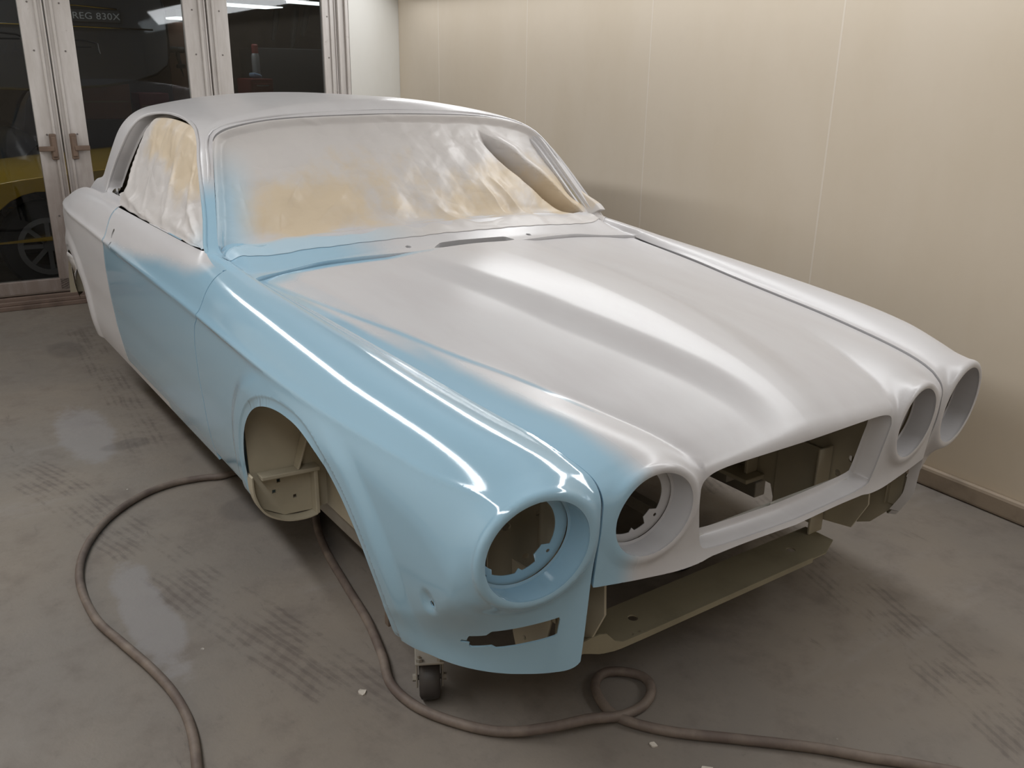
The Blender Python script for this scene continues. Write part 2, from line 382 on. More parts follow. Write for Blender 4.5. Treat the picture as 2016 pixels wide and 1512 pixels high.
# ------------------------------------------------------------------ small solid builder
class B:
    def __init__(s): s.V = []; s.F = []
    def add(s, V, F):
        n = len(s.V); s.V += [tuple(v) for v in V]; s.F += [tuple(i+n for i in f) for f in F]; return s
    def box(s, x0, x1, y0, y1, z0, z1, mat=None):
        V = np.array([(x, y, z) for x in (x0, x1) for y in (y0, y1) for z in (z0, z1)], float)
        if mat is not None: V = V@np.array(mat).T
        return s.add(V, [(0, 1, 3, 2), (4, 6, 7, 5), (0, 4, 5, 1), (2, 3, 7, 6), (0, 2, 6, 4), (1, 5, 7, 3)])
    def obox(s, c, ex, ey, ez):
        """box from its centre and three half-extent vectors"""
        c, ex, ey, ez = map(lambda t: np.array(t, float), (c, ex, ey, ez))
        V = [c+a*ex+b*ey+d*ez for a in (-1, 1) for b in (-1, 1) for d in (-1, 1)]
        return s.add(V, [(0, 1, 3, 2), (4, 6, 7, 5), (0, 4, 5, 1), (2, 3, 7, 6), (0, 2, 6, 4), (1, 5, 7, 3)])
    def tube(s, P, r, n=10, closed=False, cap=True):
        P = np.array(P, float); m = len(P); rr = np.full(m, r) if np.isscalar(r) else np.array(r)
        T = np.roll(P, -1, 0)-np.roll(P, 1, 0) if closed else np.gradient(P, axis=0)
        T /= np.maximum(np.linalg.norm(T, axis=1), 1e-9)[:, None]
        up = np.array([0, 0, 1.]); 
        if abs(T[0]@up) > .9: up = np.array([1., 0, 0])
        N = np.cross(T[0], up); N /= np.linalg.norm(N); V = []
        for i in range(m):
            N = N-T[i]*(N@T[i]); N /= np.linalg.norm(N); Bn = np.cross(T[i], N)
            for k in range(n): a = 2*math.pi*k/n; V.append(P[i]+rr[i]*(math.cos(a)*N+math.sin(a)*Bn))
        F = []
        for i in range(m if closed else m-1):
            for k in range(n): F.append((i*n+k, i*n+(k+1) % n, ((i+1) % m)*n+(k+1) % n, ((i+1) % m)*n+k))
        if cap and not closed: F += [tuple(range(n))[::-1], tuple((m-1)*n+k for k in range(n))]
        return s.add(V, F)
    def lathe(s, prof, c, axis, n=32, closed=True):
        """profile of (radius, height along axis)"""
        axis = np.array(axis, float); axis /= np.linalg.norm(axis); u = np.cross(axis, [0, 0, 1.] if abs(axis[2]) < .9 else [1., 0, 0]); u /= np.linalg.norm(u); v = np.cross(axis, u)
        V = [np.array(c)+axis*h+r*(math.cos(2*math.pi*k/n)*u+math.sin(2*math.pi*k/n)*v) for r, h in prof for k in range(n)]
        F = []; m = len(prof)
        for i in range(m if closed else m-1):
            for k in range(n): F.append((i*n+k, ((i+1) % m)*n+k, ((i+1) % m)*n+(k+1) % n, i*n+(k+1) % n))
        return s.add(V, F)
    def plate(s, poly, f3, th, holes=()):
        """extruded polygon; f3(u, v, w) -> point, w is 0..th"""
        bm = bmesh.new()
        n = len(poly); vs = [bm.verts.new((p[0], p[1], 0)) for p in poly]; ed = [bm.edges.new((vs[i], vs[(i+1) % n])) for i in range(n)]
        for hp in holes:
            hv = [bm.verts.new((p[0], p[1], 0)) for p in hp]; ed += [bm.edges.new((hv[i], hv[(i+1) % len(hv)])) for i in range(len(hv))]
        bmesh.ops.triangle_fill(bm, use_beauty=True, use_dissolve=False, edges=ed)
        bm.verts.index_update(); V2 = [(v.co.x, v.co.y) for v in bm.verts]; F2 = [tuple(v.index for v in f.verts) for f in bm.faces]
        eb = [tuple(v.index for v in e.verts) for e in bm.edges if len(e.link_faces) == 1]; bm.free(); m = len(V2)
        V = [f3(a, b, 0.) for a, b in V2]+[f3(a, b, th) for a, b in V2]
        F = [f for f in F2]+[tuple(i+m for i in f[::-1]) for f in F2]+[(a, b, b+m, a+m) for a, b in eb]
        return s.add(V, F)
    def make(s, name, mat, parent=None, smooth=35, bevel=0, fix=True):
        o = mesh_obj(name, s.V, s.F, mat, parent, smooth is not None, smooth)
        if fix:
            bm = bmesh.new(); bm.from_mesh(o.data); bmesh.ops.recalc_face_normals(bm, faces=bm.faces); bm.to_mesh(o.data); bm.free()
        if bevel:
            m = o.modifiers.new('bevel', 'BEVEL'); m.width = bevel; m.segments = 2; m.limit_method = 'ANGLE'; m.angle_limit = R_(40); m.harden_normals = False
        return o
def circ(cx, cy, r, n=14): return [(cx+r*math.cos(2*math.pi*k/n), cy+r*math.sin(2*math.pi*k/n)) for k in range(n)]
def smoothpath(P, n=8, closed=False):
    P = np.array(P, float); t = np.concatenate([[0], np.cumsum(np.linalg.norm(np.diff(P, axis=0), axis=1))]); 
    tt = np.linspace(0, t[-1], n*len(P))
    # Catmull-Rom
    out = []
    for q in tt:
        k = min(max(np.searchsorted(t, q)-1, 0), len(P)-2); p0, p1, p2, p3 = P[max(k-1, 0)], P[k], P[k+1], P[min(k+2, len(P)-1)]
        u = (q-t[k])/(t[k+1]-t[k]); out.append(.5*(2*p1+(p2-p0)*u+(2*p0-5*p1+4*p2-p3)*u*u+(3*p1-p0-3*p2+p3)*u**3))
    return np.array(out)
def thing(name, label, cat, loc=(0, 0, 0), group=None):
    o = bpy.data.objects.new(name, None); C.objects.link(o); o.location = loc; o.empty_display_size = .1
    o['label'] = label; o['category'] = cat
    if group: o['group'] = group
    return o
def tag(o, label, cat, group=None):
    o['label'] = label; o['category'] = cat
    if group: o['group'] = group
    return o
def structure(o): o['kind'] = 'structure'; return o

# ------------------------------------------------------------------ materials
def srgb(r, g, b): return tuple(((c/255)/12.92 if c/255 <= .04045 else ((c/255+.055)/1.055)**2.4) for c in (r, g, b))+(1,)
def mat(name, col, rough=.6, metal=0, **kw):
    m = bpy.data.materials.new(name); m.use_nodes = True; p = m.node_tree.nodes['Principled BSDF']
    p.inputs['Base Color'].default_value = col if len(col) == 4 else (*col, 1); p.inputs['Roughness'].default_value = rough; p.inputs['Metallic'].default_value = metal
    for k, v in kw.items(): p.inputs[k.replace('_', ' ')].default_value = v
    return m
class N:
    def __init__(s, m): s.t = m.node_tree; s.p = s.t.nodes.get('Principled BSDF')
    def n(s, typ, **kw):
        o = s.t.nodes.new(typ)
        for k, v in kw.items():
            if k.startswith('_'): setattr(o, k[1:], v)
            else: s.put(o.inputs[int(k[1:]) if k[0] == 'i' and k[1:].isdigit() else k], v)
        return o
    def put(s, inp, v):
        if isinstance(v, bpy.types.NodeSocket): s.t.links.new(v, inp)
        elif isinstance(v, bpy.types.Node): s.t.links.new(v.outputs[0], inp)
        else: inp.default_value = v
    def set(s, **kw):
        for k, v in kw.items(): s.put(s.p.inputs[k.replace('_', ' ')], v)
    def noise(s, scale, detail=4, rough=.5, vec=None, dist=0):
        o = s.n('ShaderNodeTexNoise', Scale=scale, Detail=detail, Roughness=rough, Distortion=dist); s.put(o.inputs['Vector'], vec if vec is not None else s.pos()); return o.outputs['Fac']
    def pos(s): return s.n('ShaderNodeTexCoord').outputs['Object']
    def scl(s, x, y, z, rot=0, vec=None):
        o = s.n('ShaderNodeMapping'); o.inputs['Scale'].default_value = (x, y, z); o.inputs['Rotation'].default_value = (0, 0, rot); s.put(o.inputs['Vector'], vec if vec is not None else s.pos()); return o.outputs[0]
    def math(s, op, a, b=0.5, c=0.5, clamp=False):
        o = s.n('ShaderNodeMath', _operation=op, _use_clamp=clamp); s.put(o.inputs[0], a); s.put(o.inputs[1], b); s.put(o.inputs[2], c); return o.outputs[0]
    def ramp(s, f, *st):
        o = s.n('ShaderNodeValToRGB'); s.put(o.inputs[0], f); e = o.color_ramp.elements
        while len(e) < len(st): e.new(.5)
        for q, (p, c) in zip(e, st): q.position = p; q.color = c if len(c) == 4 else (*c, 1)
        return o.outputs[0]
    def rng(s, f, a, b, c=0., d=1., smooth=True):
        o = s.n('ShaderNodeMapRange', _interpolation_type='SMOOTHSTEP' if smooth else 'LINEAR'); s.put(o.inputs[0], f)
        for i, v in enumerate((a, b, c, d)): s.put(o.inputs[i+1], v)
        return o.outputs[0]
    def mix(s, f, a, b, bt='MIX'):
        o = s.n('ShaderNodeMix', _data_type='RGBA', _blend_type=bt); s.put(o.inputs[0], f); s.put(o.inputs[6], a); s.put(o.inputs[7], b); return o.outputs[2]
    def bump(s, h, strength=.3, dist=.01):
        o = s.n('ShaderNodeBump', Strength=strength, Distance=dist); s.put(o.inputs['Height'], h); s.put(s.p.inputs['Normal'], o); return o
    def attr(s, name): return s.n('ShaderNodeAttribute', _attribute_name=name).outputs['Fac']
    def xyz(s, vec=None):
        o = s.n('ShaderNodeSeparateXYZ'); s.put(o.inputs[0], vec if vec is not None else s.pos()); return o.outputs

BLUE = srgb(156, 193, 215); DUST = srgb(203, 202, 204); PRIMER = srgb(184, 176, 156)
def paint():
    m = mat('pale_blue_paint_with_white_overspray', BLUE); k = N(m)
    nz = k.noise(9, 5, .6); d = k.attr('dust')
    f = k.math('ADD', d, k.math('MULTIPLY', k.math('SUBTRACT', nz, .5), .25)); f = k.rng(f, .12, .88)
    fine = k.noise(60, 3, .6)
    st = k.noise(5, 4, .6, k.scl(.5, 2.2, 2.0))
    white = k.mix(k.rng(st, .35, .7), DUST, srgb(199, 197, 199))
    col = k.mix(f, BLUE, white)
    back = k.n('ShaderNodeNewGeometry').outputs['Backfacing']
    k.set(Base_Color=k.mix(back, col, PRIMER), Roughness=k.mix(back, k.mix(f, (.13,)*3+(1,), (.30,)*3+(1,)), (.6,)*3+(1,)), Specular_IOR_Level=.5)
    k.set(Coat_Weight=k.math('MULTIPLY', k.math('SUBTRACT', 1., f), .8), Coat_Roughness=.06)
    peel = k.noise(330, 2, .5); b = k.bump(peel, .05, .0006); k.put(k.p.inputs['Coat Normal'], b)
    return m
PAINT = paint()
def primer(name, col, dirt=.3):
    m = mat(name, col, .6); k = N(m); n1 = k.noise(6, 5, .6)
    k.set(Base_Color=k.mix(k.math('MULTIPLY', k.rng(n1, .4, .75), dirt), col, tuple(c*.55 for c in col[:3])+(1,)), Roughness=.5); return m
BEIGE = primer('beige_primer', PRIMER)
CREAM = primer('white_dusted_primer', srgb(196, 193, 184), .15)
DARK = mat('dark_underbody', srgb(48, 45, 42), .8)
BLACK = mat('black', srgb(14, 14, 14), .6)
def paper():
    m = mat('kraft_masking_paper', srgb(200, 175, 140)); k = N(m)
    d = k.attr('dust'); n1 = k.noise(7, 6, .62, k.scl(1, 1, .8)); n2 = k.noise(40, 4, .6)
    f = k.rng(k.math('ADD', d, k.math('MULTIPLY', k.math('SUBTRACT', n1, .5), 1.2)), .3, .8)
    bl = k.attr('blue')
    k.set(Base_Color=k.mix(bl, k.mix(f, srgb(208, 192, 168), srgb(202, 198, 196)), srgb(175, 203, 220)), Roughness=.42, Specular_IOR_Level=.5)
    nz = k.n('ShaderNodeTexNoise', Scale=5., Detail=3.); k.put(nz.inputs['Vector'], k.pos()); wv = k.mix(.08, k.pos(), nz.outputs['Color'], 'ADD')
    h = None
    for sc_, wt in ((3.2, 1.), (8., .45)):
        vo = k.n('ShaderNodeTexVoronoi', _feature='DISTANCE_TO_EDGE', Scale=sc_); k.put(vo.inputs['Vector'], k.scl(1, .75, 1.5, .4, wv)); e_ = k.math('MULTIPLY', k.rng(vo.outputs['Distance'], .0, .22, 1., 0.), wt); h = e_ if h is None else k.math('ADD', h, e_)
    k.bump(h, .38, .009)
    return m
PAPER = paper()
# ------------------------------------------------------------------ the body shell as one thing with its panels
def vattr(o, name, f):
    a = o.data.attributes.new(name, 'FLOAT', 'POINT'); n = len(o.data.vertices); co = np.empty(n*3); o.data.vertices.foreach_get('co', co)
    a.data.foreach_set('value', np.clip(f(*co.reshape(-1, 3).T), 0, 1).astype(np.float32))
car = thing('car_body_shell', 'bare coupe body shell in pale blue paint and white overspray, without wheels, lamps or grille', 'car body')
def dust_bonnet(x, y, z):
    g = yg(x); l = yl(x)
    a = ss(g-.015, g-.15-.0*x, y)                                   # near side blue along the gap
    a = np.maximum(a, .75*ss(.35, .9, x)*ss(g-.01, g-.05, y))       # dusted again towards the screen
    edge = np.exp(-((y-l-.004)/.010)**2)*ss(.12, .3, x)*.62
    rear = np.maximum(.9*ss(.05, .012, xrear(np.abs(y))-x)*ss(.05, .3, y), ss(.10, .0, xrear(np.abs(y))-x)*ss(.5, .66, y))
    low = ss(.60, .50, z)*ss(.15, .05, x)*ss(.53, .56, y)
    return np.clip(a*(1-edge)*(1-rear), 0, 1)
def dust_wing(x, y, z):
    near = .42*ss(.045, .0, y-yg(x)-.01)*ss(.45, .8, x)*ss(1.25, .9, x)
    far = 1-.5*ss(.08, .0, x)*ss(.115, .10, np.hypot(np.abs(y)-H1[1], z-H1[2]))
    return np.where(y > 0, near, far)
def dust_door(x, y, z):
    zb = sp(x, [1.4, 1.5, 1.6, 1.9, 2.2, 2.55, 2.75], [.90, .865, .84, .805, .785, .755, .72])
    a = ss(-.05, .06, z-zb+.006*np.sin(9*x))*ss(.0, .10, x-gapx(z))
    a = a*(1-.85*ss(.03, .0, doorx(z)-x)*ss(.3, .5, z))
    a = np.maximum(a, .16*ss(.5, .3, z))
    return np.where(y > 0, a, 1)
def dust_shell(x, y, z):
    t = y+.35*(z-.87)                                              # along the screen base and up the near pillar
    b = ss(.0, .45, y-.10)*ss(1.62, 1.50, x-.0*z)                   # scuttle
    pil = ss(.5, .6, y)*ss(1.14, .98, z)*ss(2.05, 1.95, x)
    door_edge = .7*ss(.03, .0, x-doorx(z))*ss(.3, .5, z)*ss(.80, .70, z)*ss(.5, .7, y)*(x > 2.4)*(x < 2.9)
    bl = np.maximum(np.maximum(b, pil), door_edge)
    return 1-np.where(y > -.3, bl, 0)
def panel(name, m, dust, flip=False, parent=None):
    V = m.V*[1, -1, 1] if flip else m.V; F = [f[::-1] for f in m.F] if flip else m.F
    o = mesh_obj(name, V, F, PAINT, parent or car, True, 62); vattr(o, 'dust', dust); return o
p_shell = panel('roof_and_rear_body', shell, dust_shell)
p_bon = panel('bonnet', bon, dust_bonnet)
w_n = panel('front_wing', wing, dust_wing); w_n['label'] = 'glossy pale blue front wing'
wf = wing.copy(); wf.V[:, 0] += .030*ss(.37, .27, wf.V[:, 2])*ss(.34, .16, wf.V[:, 0])*ss(.95, .7, wf.V[:, 1])
w_f = panel('front_wing', wf, dust_wing, True); w_f['label'] = 'front wing dusted white, beside the wall'
d_n = panel('door', door, dust_door); d_n['label'] = 'pale blue door, white along its top'
d_f = panel('door', door, dust_door, True)
# raised bead round the side windows and gutter over the screen
for sg in (1, -1):
    q = np.roll(SW, -int(np.argmin(np.abs(SW[:, 0]-2.2)+5*np.maximum(SW[:, 1]-.9, 0))), 0); q = q[q[:, 1] > .90]
    if q[0, 0] > q[-1, 0]: q = q[::-1]
    P = np.vstack([[1.618, 0, .868], [1.642, 0, .890], np.c_[q[:, 0], 0*q[:, 0], q[:, 1]], [3.135, 0, .905]])
    P = smoothpath(P, 6)
    c = np.array([2.4, 0, 1.05]); dirv = P-c; dirv /= np.linalg.norm(dirv, axis=1)[:, None]; P = P+dirv*.004
    Y = side(P[:, 0], P[:, 2])
    # sit on the real surface
    yy = np.full(len(P), .9)
    for _ in range(60):
        d = cabin(P[:, 0], yy, P[:, 2]); yy = np.where(d > 0, yy-np.maximum(d*.6, .0004), yy)
    P[:, 1] = sg*(yy+.001)
    b = B().tube(P, .0065, 8); o = b.make('door_frame_bead', PAINT, car); vattr(o, 'dust', lambda x, y, z: np.where(y > 0, ss(.95, 1.1, z)*.6+.4*ss(1.0, 1.2, z)+.0*x+ss(2.2, 2.6, x)*(z < 1.1), 1))
# gutter
hw = np.array([(y, z) for y, z in WSP]); cen = np.array([0, 1.06]); dv = hw-cen; dv /= np.linalg.norm(dv, axis=1)[:, None]; hw2 = hw+dv*.015
hw2 = hw2[(hw2[:, 1] > 1.0)]; hw2 = hw2[np.argsort(np.arctan2(hw2[:, 1]-.93+.001, hw2[:, 0]))]
xx = np.full(len(hw2), 1.2)
for _ in range(400):
    d = cabin(xx, hw2[:, 0], hw2[:, 1]); xx = np.where(d > 0, xx+np.maximum(d*.5, .0006), xx)
xx = np.convolve(np.pad(xx, 4, mode='edge'), np.ones(9)/9, 'valid')
b = B().tube(smoothpath(np.c_[xx-.0015, hw2][::2], 2), .0042, 8); o = b.make('screen_gutter', PAINT, car); vattr(o, 'dust', lambda x, y, z: 1-ss(.5, .6, y)*ss(1.14, .98, z))
# sills
for sg in (1, -1):
    b = B(); xs = np.linspace(1.17, 3.12, 40); pr = [(.835, .288), (.846, .284), (.845, .268), (.832, .252), (.79, .246), (.74, .246), (.74, .288)]
    V = [(x, sg*y, z) for x in xs for y, z in pr]; n = len(pr)
    F = [(i*n+k, i*n+(k+1) % n, (i+1)*n+(k+1) % n, (i+1)*n+k) for i in range(39) for k in range(n)]+[tuple(range(n)), tuple(39*n+k for k in range(n))[::-1]]
    b.add(V, F); o = b.make('sill', PAINT, car); vattr(o, 'dust', lambda x, y, z: np.where(y > 0, .22+ss(2.2, 2.7, x), 1))
# lamp seats: rings with notched openings at the back of each bowl
def seat(parent, cn, ro, ri, dx, sg, seed):
    r = np.random.default_rng(seed); inner = []
    for k in range(72):
        a_ = 2*math.pi*k/72; q = ri
        if 205 < k*5 < 235: q = ri-.017
        if 255 < k*5 < 262 or 300 < k*5 < 322: q = ri-.009
        if 118 < k*5 < 128 or 20 < k*5 < 30: q = ri+.006
        inner.append((cn[1]+q*math.cos(a_)+.006, cn[2]+q*math.sin(a_)+.004))
    hs = [inner, circ(cn[1]+ro*.80*math.cos(3.75), cn[2]+ro*.80*math.sin(3.75), .0042, 8), circ(cn[1]+ro*.90*math.cos(5.45), cn[2]+ro*.90*math.sin(5.45), .0042, 8), circ(cn[1]+ro*.9*math.cos(1.2), cn[2]+ro*.9*math.sin(1.2), .004, 8)]
    b = B().plate(circ(cn[1], cn[2], ro, 48), lambda u, v, w_: (cn[0]+dx+w_+.13*(u-cn[1])-.10*(v-cn[2]), sg*u, v), .0015, hs)
    o = b.make('lamp_seat', PAINT, parent, 30); return o
for sg, pw in ((1, w_n), (-1, w_f)):
    o = seat(pw, H1, RO-.001, .086, .060, sg, 3); vattr(o, 'dust', lambda x, y, z: np.where(y > 0, 0, .8))
    o = seat(p_bon, H2, RI-.001, .074, .056, sg, 5); vattr(o, 'dust', lambda x, y, z: 1+0*x)
B().box(2.545, 2.615, .79, .843, .74, .835).make('handle_hole_shade', BLACK, d_n, None)  # black box behind the handle holes, standing in for the shade inside
# inner structure
def hole_plate(name, poly, f3, th, holes, m, lab=None):
    b = B().plate(poly, f3, th, holes); o = b.make(name, m, car, 30); 
    return o
for sg in (1, -1):
    # inner front panel beside the radiator, with its locating holes
    poly = [(.10, .33), (.14, .245), (.26, .225), (.40, .21), (.42, .265), (.80, .285), (.80, .64), (.12, .63)]
    hole_plate('inner_front_panel', poly, lambda u, v, w_, sg=sg: (u, sg*(.462+.006-w_), v), .006, [circ(.33, .40, .012), circ(.205, .385, .010), circ(.17, .44, .010), circ(.26, .30, .010), circ(.13, .55, .006), circ(.155, .60, .005), [(.42, .42), (.46, .42), (.46, .445), (.42, .445)], circ(.40, .56, .006)], BEIGE)
    B().box(.225, .232, sg*.458, sg*.40, .20, .46).box(.24, .40, sg*.459, sg*.452, .205, .44).make('radiator_side_post', BEIGE, car, None, .002)
    B().box(.44, .60, sg*.458, sg*.375, .275, .289).box(.47, .482, sg*.458, sg*.41, .289, .37).box(.545, .557, sg*.458, sg*.41, .289, .37).make('mounting_bracket', BEIGE, car, None, .003)
    # wheel arch
    arcp = [(.43, .20), (1.30, .20), (1.33, .30), (1.33, .70), (.43, .70), (.40, .5)]
    hole_plate('inner_wheel_arch', arcp, lambda u, v, w_, sg=sg: (u, sg*(.640+w_), v), .006, [circ(.93, .60, .010, 8), circ(.80, .47, .008, 8)], BEIGE)
    clos = [(.646, .205), (.70, .20), (.78, .205), (.84, .24), (.868, .30), (.872, .46), (.872, .70), (.646, .70)]
    hs = [[(a-.0055, c-.0055), (a+.0055, c-.0055), (a+.0055, c+.0055), (a-.0055, c+.0055)] for a, c in ((.79, .315), (.805, .285), (.745, .255))]
    hole_plate('arch_closing_panel', clos, lambda u, v, w_, sg=sg: (1.135+w_, sg*u, v), .006, hs, BEIGE)
    b = B().obox((1.115, sg*.765, .345), (.02, 0, 0), (0, .085, .004), (0, 0, .006)).obox((1.118, sg*.69, .27), (.017, 0, 0), (0, .006, 0), (0, 0, .072))
    V = [(1.134, sg*.745, .35), (1.134, sg*.70, .50), (1.085, sg*.70, .50), (1.10, sg*.745, .35), (1.134, sg*.738, .35), (1.134, sg*.693, .50), (1.085, sg*.693, .50), (1.10, sg*.738, .35)]
    b.add(V, [(0, 1, 2, 3), (7, 6, 5, 4), (0, 4, 5, 1), (1, 5, 6, 2), (2, 6, 7, 3), (3, 7, 4, 0)])
    b.obox((1.10, sg*.715, .545), (.034, 0, 0), (0, .05, .0), (0, 0, .005)).obox((1.11, sg*.70, .59), (.024, 0, 0), (0, .004, 0), (0, 0, .045))
    b.make('arch_stiffener', BEIGE, car, None, .0025)
    rim = smoothpath([(.872, .36), (.868, .30), (.843, .243), (.785, .206), (.725, .196), (.690, .20)], 4); m_ = len(rim)
    V = [(xq, sg*(u+o_), v-o_) for u, v in rim for xq, o_ in ((1.139, .0), (1.100, .0), (1.100, .004), (1.139, .004))]
    B().add(V, [(4*i+k, 4*i+4+k, 4*i+4+(k+1) % 4, 4*i+(k+1) % 4) for i in range(m_-1) for k in range(4)]+[(0, 1, 2, 3), (4*m_-1, 4*m_-2, 4*m_-3, 4*m_-4)]).make('arch_lip', BEIGE, car, 40)
    # lamp panel behind the outer lamp, closing the wing
    hole_plate('lamp_panel', [(.478, .30), (.60, .30), (.64, .34), (.64, .66), (.478, .66)], lambda u, v, w_, sg=sg: (.245+w_+.25*(u-.47), sg*u, v), .005, [circ(.555, .42, .008), circ(.60, .50, .010), circ(.53, .52, .006), circ(.62, .38, .005)], BEIGE)
    B().tube([(.20, sg*.55, .30), (.19, sg*.55, .66)], .022, 12).make('wing_stay', BEIGE, car)
    B().box(.078, .115, sg*.582, sg*.586, .30, .45).box(.115, .118, sg*.570, sg*.586, .30, .45).make('wing_edge_bracket', BEIGE, car, None, .001)
    vp = [(a_+(.03 if sg > 0 else .012), b_) for a_, b_ in [(.105, .445), (.081, .418), (.076, .36), (.104, .270), (.154, .212), (.193, .194), (.214, .26), (.212, .445)]]
    hole_plate('valance_closing_panel', vp, lambda u, v, w_, sg=sg: (u, sg*(.600+w_+.04*(v-.3)), v), .004, [circ(.20, .27, .006, 8), circ(.15, .37, .005, 8)], BEIGE)
    # rear arch liner
    b = B(); n = 26; V = []; 
    for k in range(n):
        a = math.pi*(.07+.86*k/(n-1)); r = .43
        for yy in (.50, .845): V.append((3.57+r*math.cos(a), sg*yy, .19+r*math.sin(a)))
    b.add(V, [(2*k, 2*k+1, 2*k+3, 2*k+2) for k in range(n-1)]).make('rear_arch_liner', BEIGE, car, fix=False)
# front crossmember / undertray
poly = [(-.435, .262), (-.435, .17), (-.36, .137), (.43, .137), (.45, .262)]
b = B().plate(poly, lambda u, v, w_: (v, u, .196+w_), .004, [circ(.285, .20, .0125), circ(-.292, .20, .0125), circ(.33, .152, .004, 8), circ(.31, .152, .004, 8)])
for sg in (1,):
    ys = np.array([-.30, .30, .375, .40, .425, .445, .47, .49, .53, .575]); zt = np.array([.205, .206, .208, .220, .2475, .254, .2545, .253, .25, .25]); zb_ = np.array([.190, .190, .191, .193, .198, .203, .214, .222, .226, .226]); n = len(ys)
    V = [(xq, sg*y, z) for y, t_, b_ in zip(ys, zt, zb_) for xq, z in ((.134, b_), (.134, t_), (.138, t_), (.138, b_))]
    b.add(V, [(4*i+k, 4*i+4+k, 4*i+4+(k+1) % 4, 4*i+(k+1) % 4) for i in range(n-1) for k in range(4)]+[(0, 1, 2, 3), (4*n-1, 4*n-2, 4*n-3, 4*n-4)])
    V = [(xq, sg*y, z) for y, t_ in zip(ys[4:], zt[4:]) for xq, z in ((.137, t_-.002), (.20, t_-.03), (.20, t_-.034), (.137, t_-.006))]; n = len(ys)-4
    b.add(V, [(4*i+k, 4*i+4+k, 4*i+4+(k+1) % 4, 4*i+(k+1) % 4) for i in range(n-1) for k in range(4)]+[(0, 1, 2, 3), (4*n-1, 4*n-2, 4*n-3, 4*n-4)])
b.make('front_crossmember', primer('olive_primer', srgb(146, 138, 116), .5), car, 30)
# grille clip tabs and slat rail in the opening
B().box(.046, .066, -.26, .26, .480, .483).box(.050, .053, .004, .022, .482, .492).make('grille_rail', CREAM, car, None, .001)
# cabin floor, bulkheads
B().box(1.15, 4.45, -.74, .74, .255, .275).make('floor_pan', DARK, car)  # unseen floor pan, added to block the light under the shell
B().box(1.335, 1.345, -.68, .68, .265, .80).make('bulkhead', BEIGE, car)
B().box(3.30, 3.32, -.70, .70, .27, .88).make('rear_bulkhead', DARK, car)
B().box(1.35, 1.50, -.26, .21, .825, .835).make('plenum_tray', DARK, car)
B().box(1.352, 1.36, .0, .25, .70, .862).make('plenum_lip', DARK, car)
# inner window frames (dark cabin edge) are the returned flanges themselves

# ------------------------------------------------------------------ masking paper
def crumple(u, v, seed, sc=1.):
    r = np.random.default_rng(seed); f = np.zeros_like(u)
    for k in range(9):
        a = r.uniform(0, math.pi); fr = r.uniform(2.0, 9)*sc; ph = r.uniform(0, 10)
        w_ = .25*np.sin(u*r.uniform(2, 6)+ph)+.25*np.sin(v*r.uniform(2, 6)+ph*2)
        t = (u*math.cos(a)+v*math.sin(a))*fr+ph+w_; f += np.abs(t-np.round(t))/fr*r.uniform(.4, 1)
    return f
def creases(u, v, L):
    """sharp single creases: (u0, v0, u1, v1, height, width)"""
    f = np.zeros_like(u)
    for a0, b0, a1, b1, hgt, wd in L:
        ex, ey = a1-a0, b1-b0; l = math.hypot(ex, ey); t = np.clip(((u-a0)*ex+(v-b0)*ey)/l/l, 0, 1); d = np.hypot(u-a0-t*ex, v-b0-t*ey)
        f += hgt*np.maximum(1-d/wd, 0)**1.5*np.sin(math.pi*np.clip(t*.9+.1, 0, 1))
    return f
def grid_obj(name, U, Vv, P3, keep, m):
    nu, nv = U.shape; ok = keep; idx = -np.ones(U.shape, int); idx[ok] = np.arange(ok.sum())
    V = P3[ok]; F = []
    for i in range(nu-1):
        for j in range(nv-1):
            q = (idx[i, j], idx[i+1, j], idx[i+1, j+1], idx[i, j+1])
            if min(q) >= 0: F.append(tuple(int(t) for t in q))
    return mesh_obj(name, V, F, m, None, True, 50)
# windscreen: u = y, v = z (height)
nu, nv = 420, 130
U, Vv = np.meshgrid(np.linspace(-.80, .76, nu), np.linspace(0, 1, nv), indexing='ij')
top = sp(np.abs(U), [0, .27, .43, .575, .63, .66, .69, .9], [1.262, 1.256, 1.247, 1.224, 1.204, 1.175, 1.09, .80])
bot = sp(U, [-.80, -.74, -.6, -.3, 0, .3, .6, .70, .76], [.872, .868, .868, .878, .884, .882, .870, .862, .87])-.004*np.sin(U*23)
Zp = bot+(top-bot)*Vv
lim = sp(Zp, [.86, .895, .957, 1.095, 1.182, 1.212], [.752, .750, .728, .683, .655, .63])
limL = lim+.018+.022*ss(1.0, .88, Zp); du_ = 1.56/419
keep = (U < lim+du_) & (U > -limL-du_); U = np.clip(U, -limL, lim)
disp = .016-.030*np.sin(np.pi*np.clip(Vv, 0, 1))*ss(.78, .5, np.abs(U))*.6
disp += (.013*crumple(U, Zp, 3, 1.3)*4+.004*crumple(U+.15*Zp, Zp*1.6, 8, 2.)*4)*ss(.02, .15, Vv)*ss(1.02, .85, Vv)
disp -= creases(U, Zp, [(.55, .90, .50, 1.02, .012, .04), (.50, .99, .36, 1.12, .014, .05), (.45, .93, .25, 1.04, .012, .06), (.40, .98, .15, 1.01, .010, .05), (.2, .92, .05, 1.0, .010, .05), (-.10, .90, -.05, .99, .012, .05), (-.33, .90, -.28, 1.05, .014, .05), (-.42, .91, -.33, 1.06, .012, .04), (-.05, 1.18, .2, 1.15, .008, .05), (.62, .92, .60, 1.15, .007, .02)])
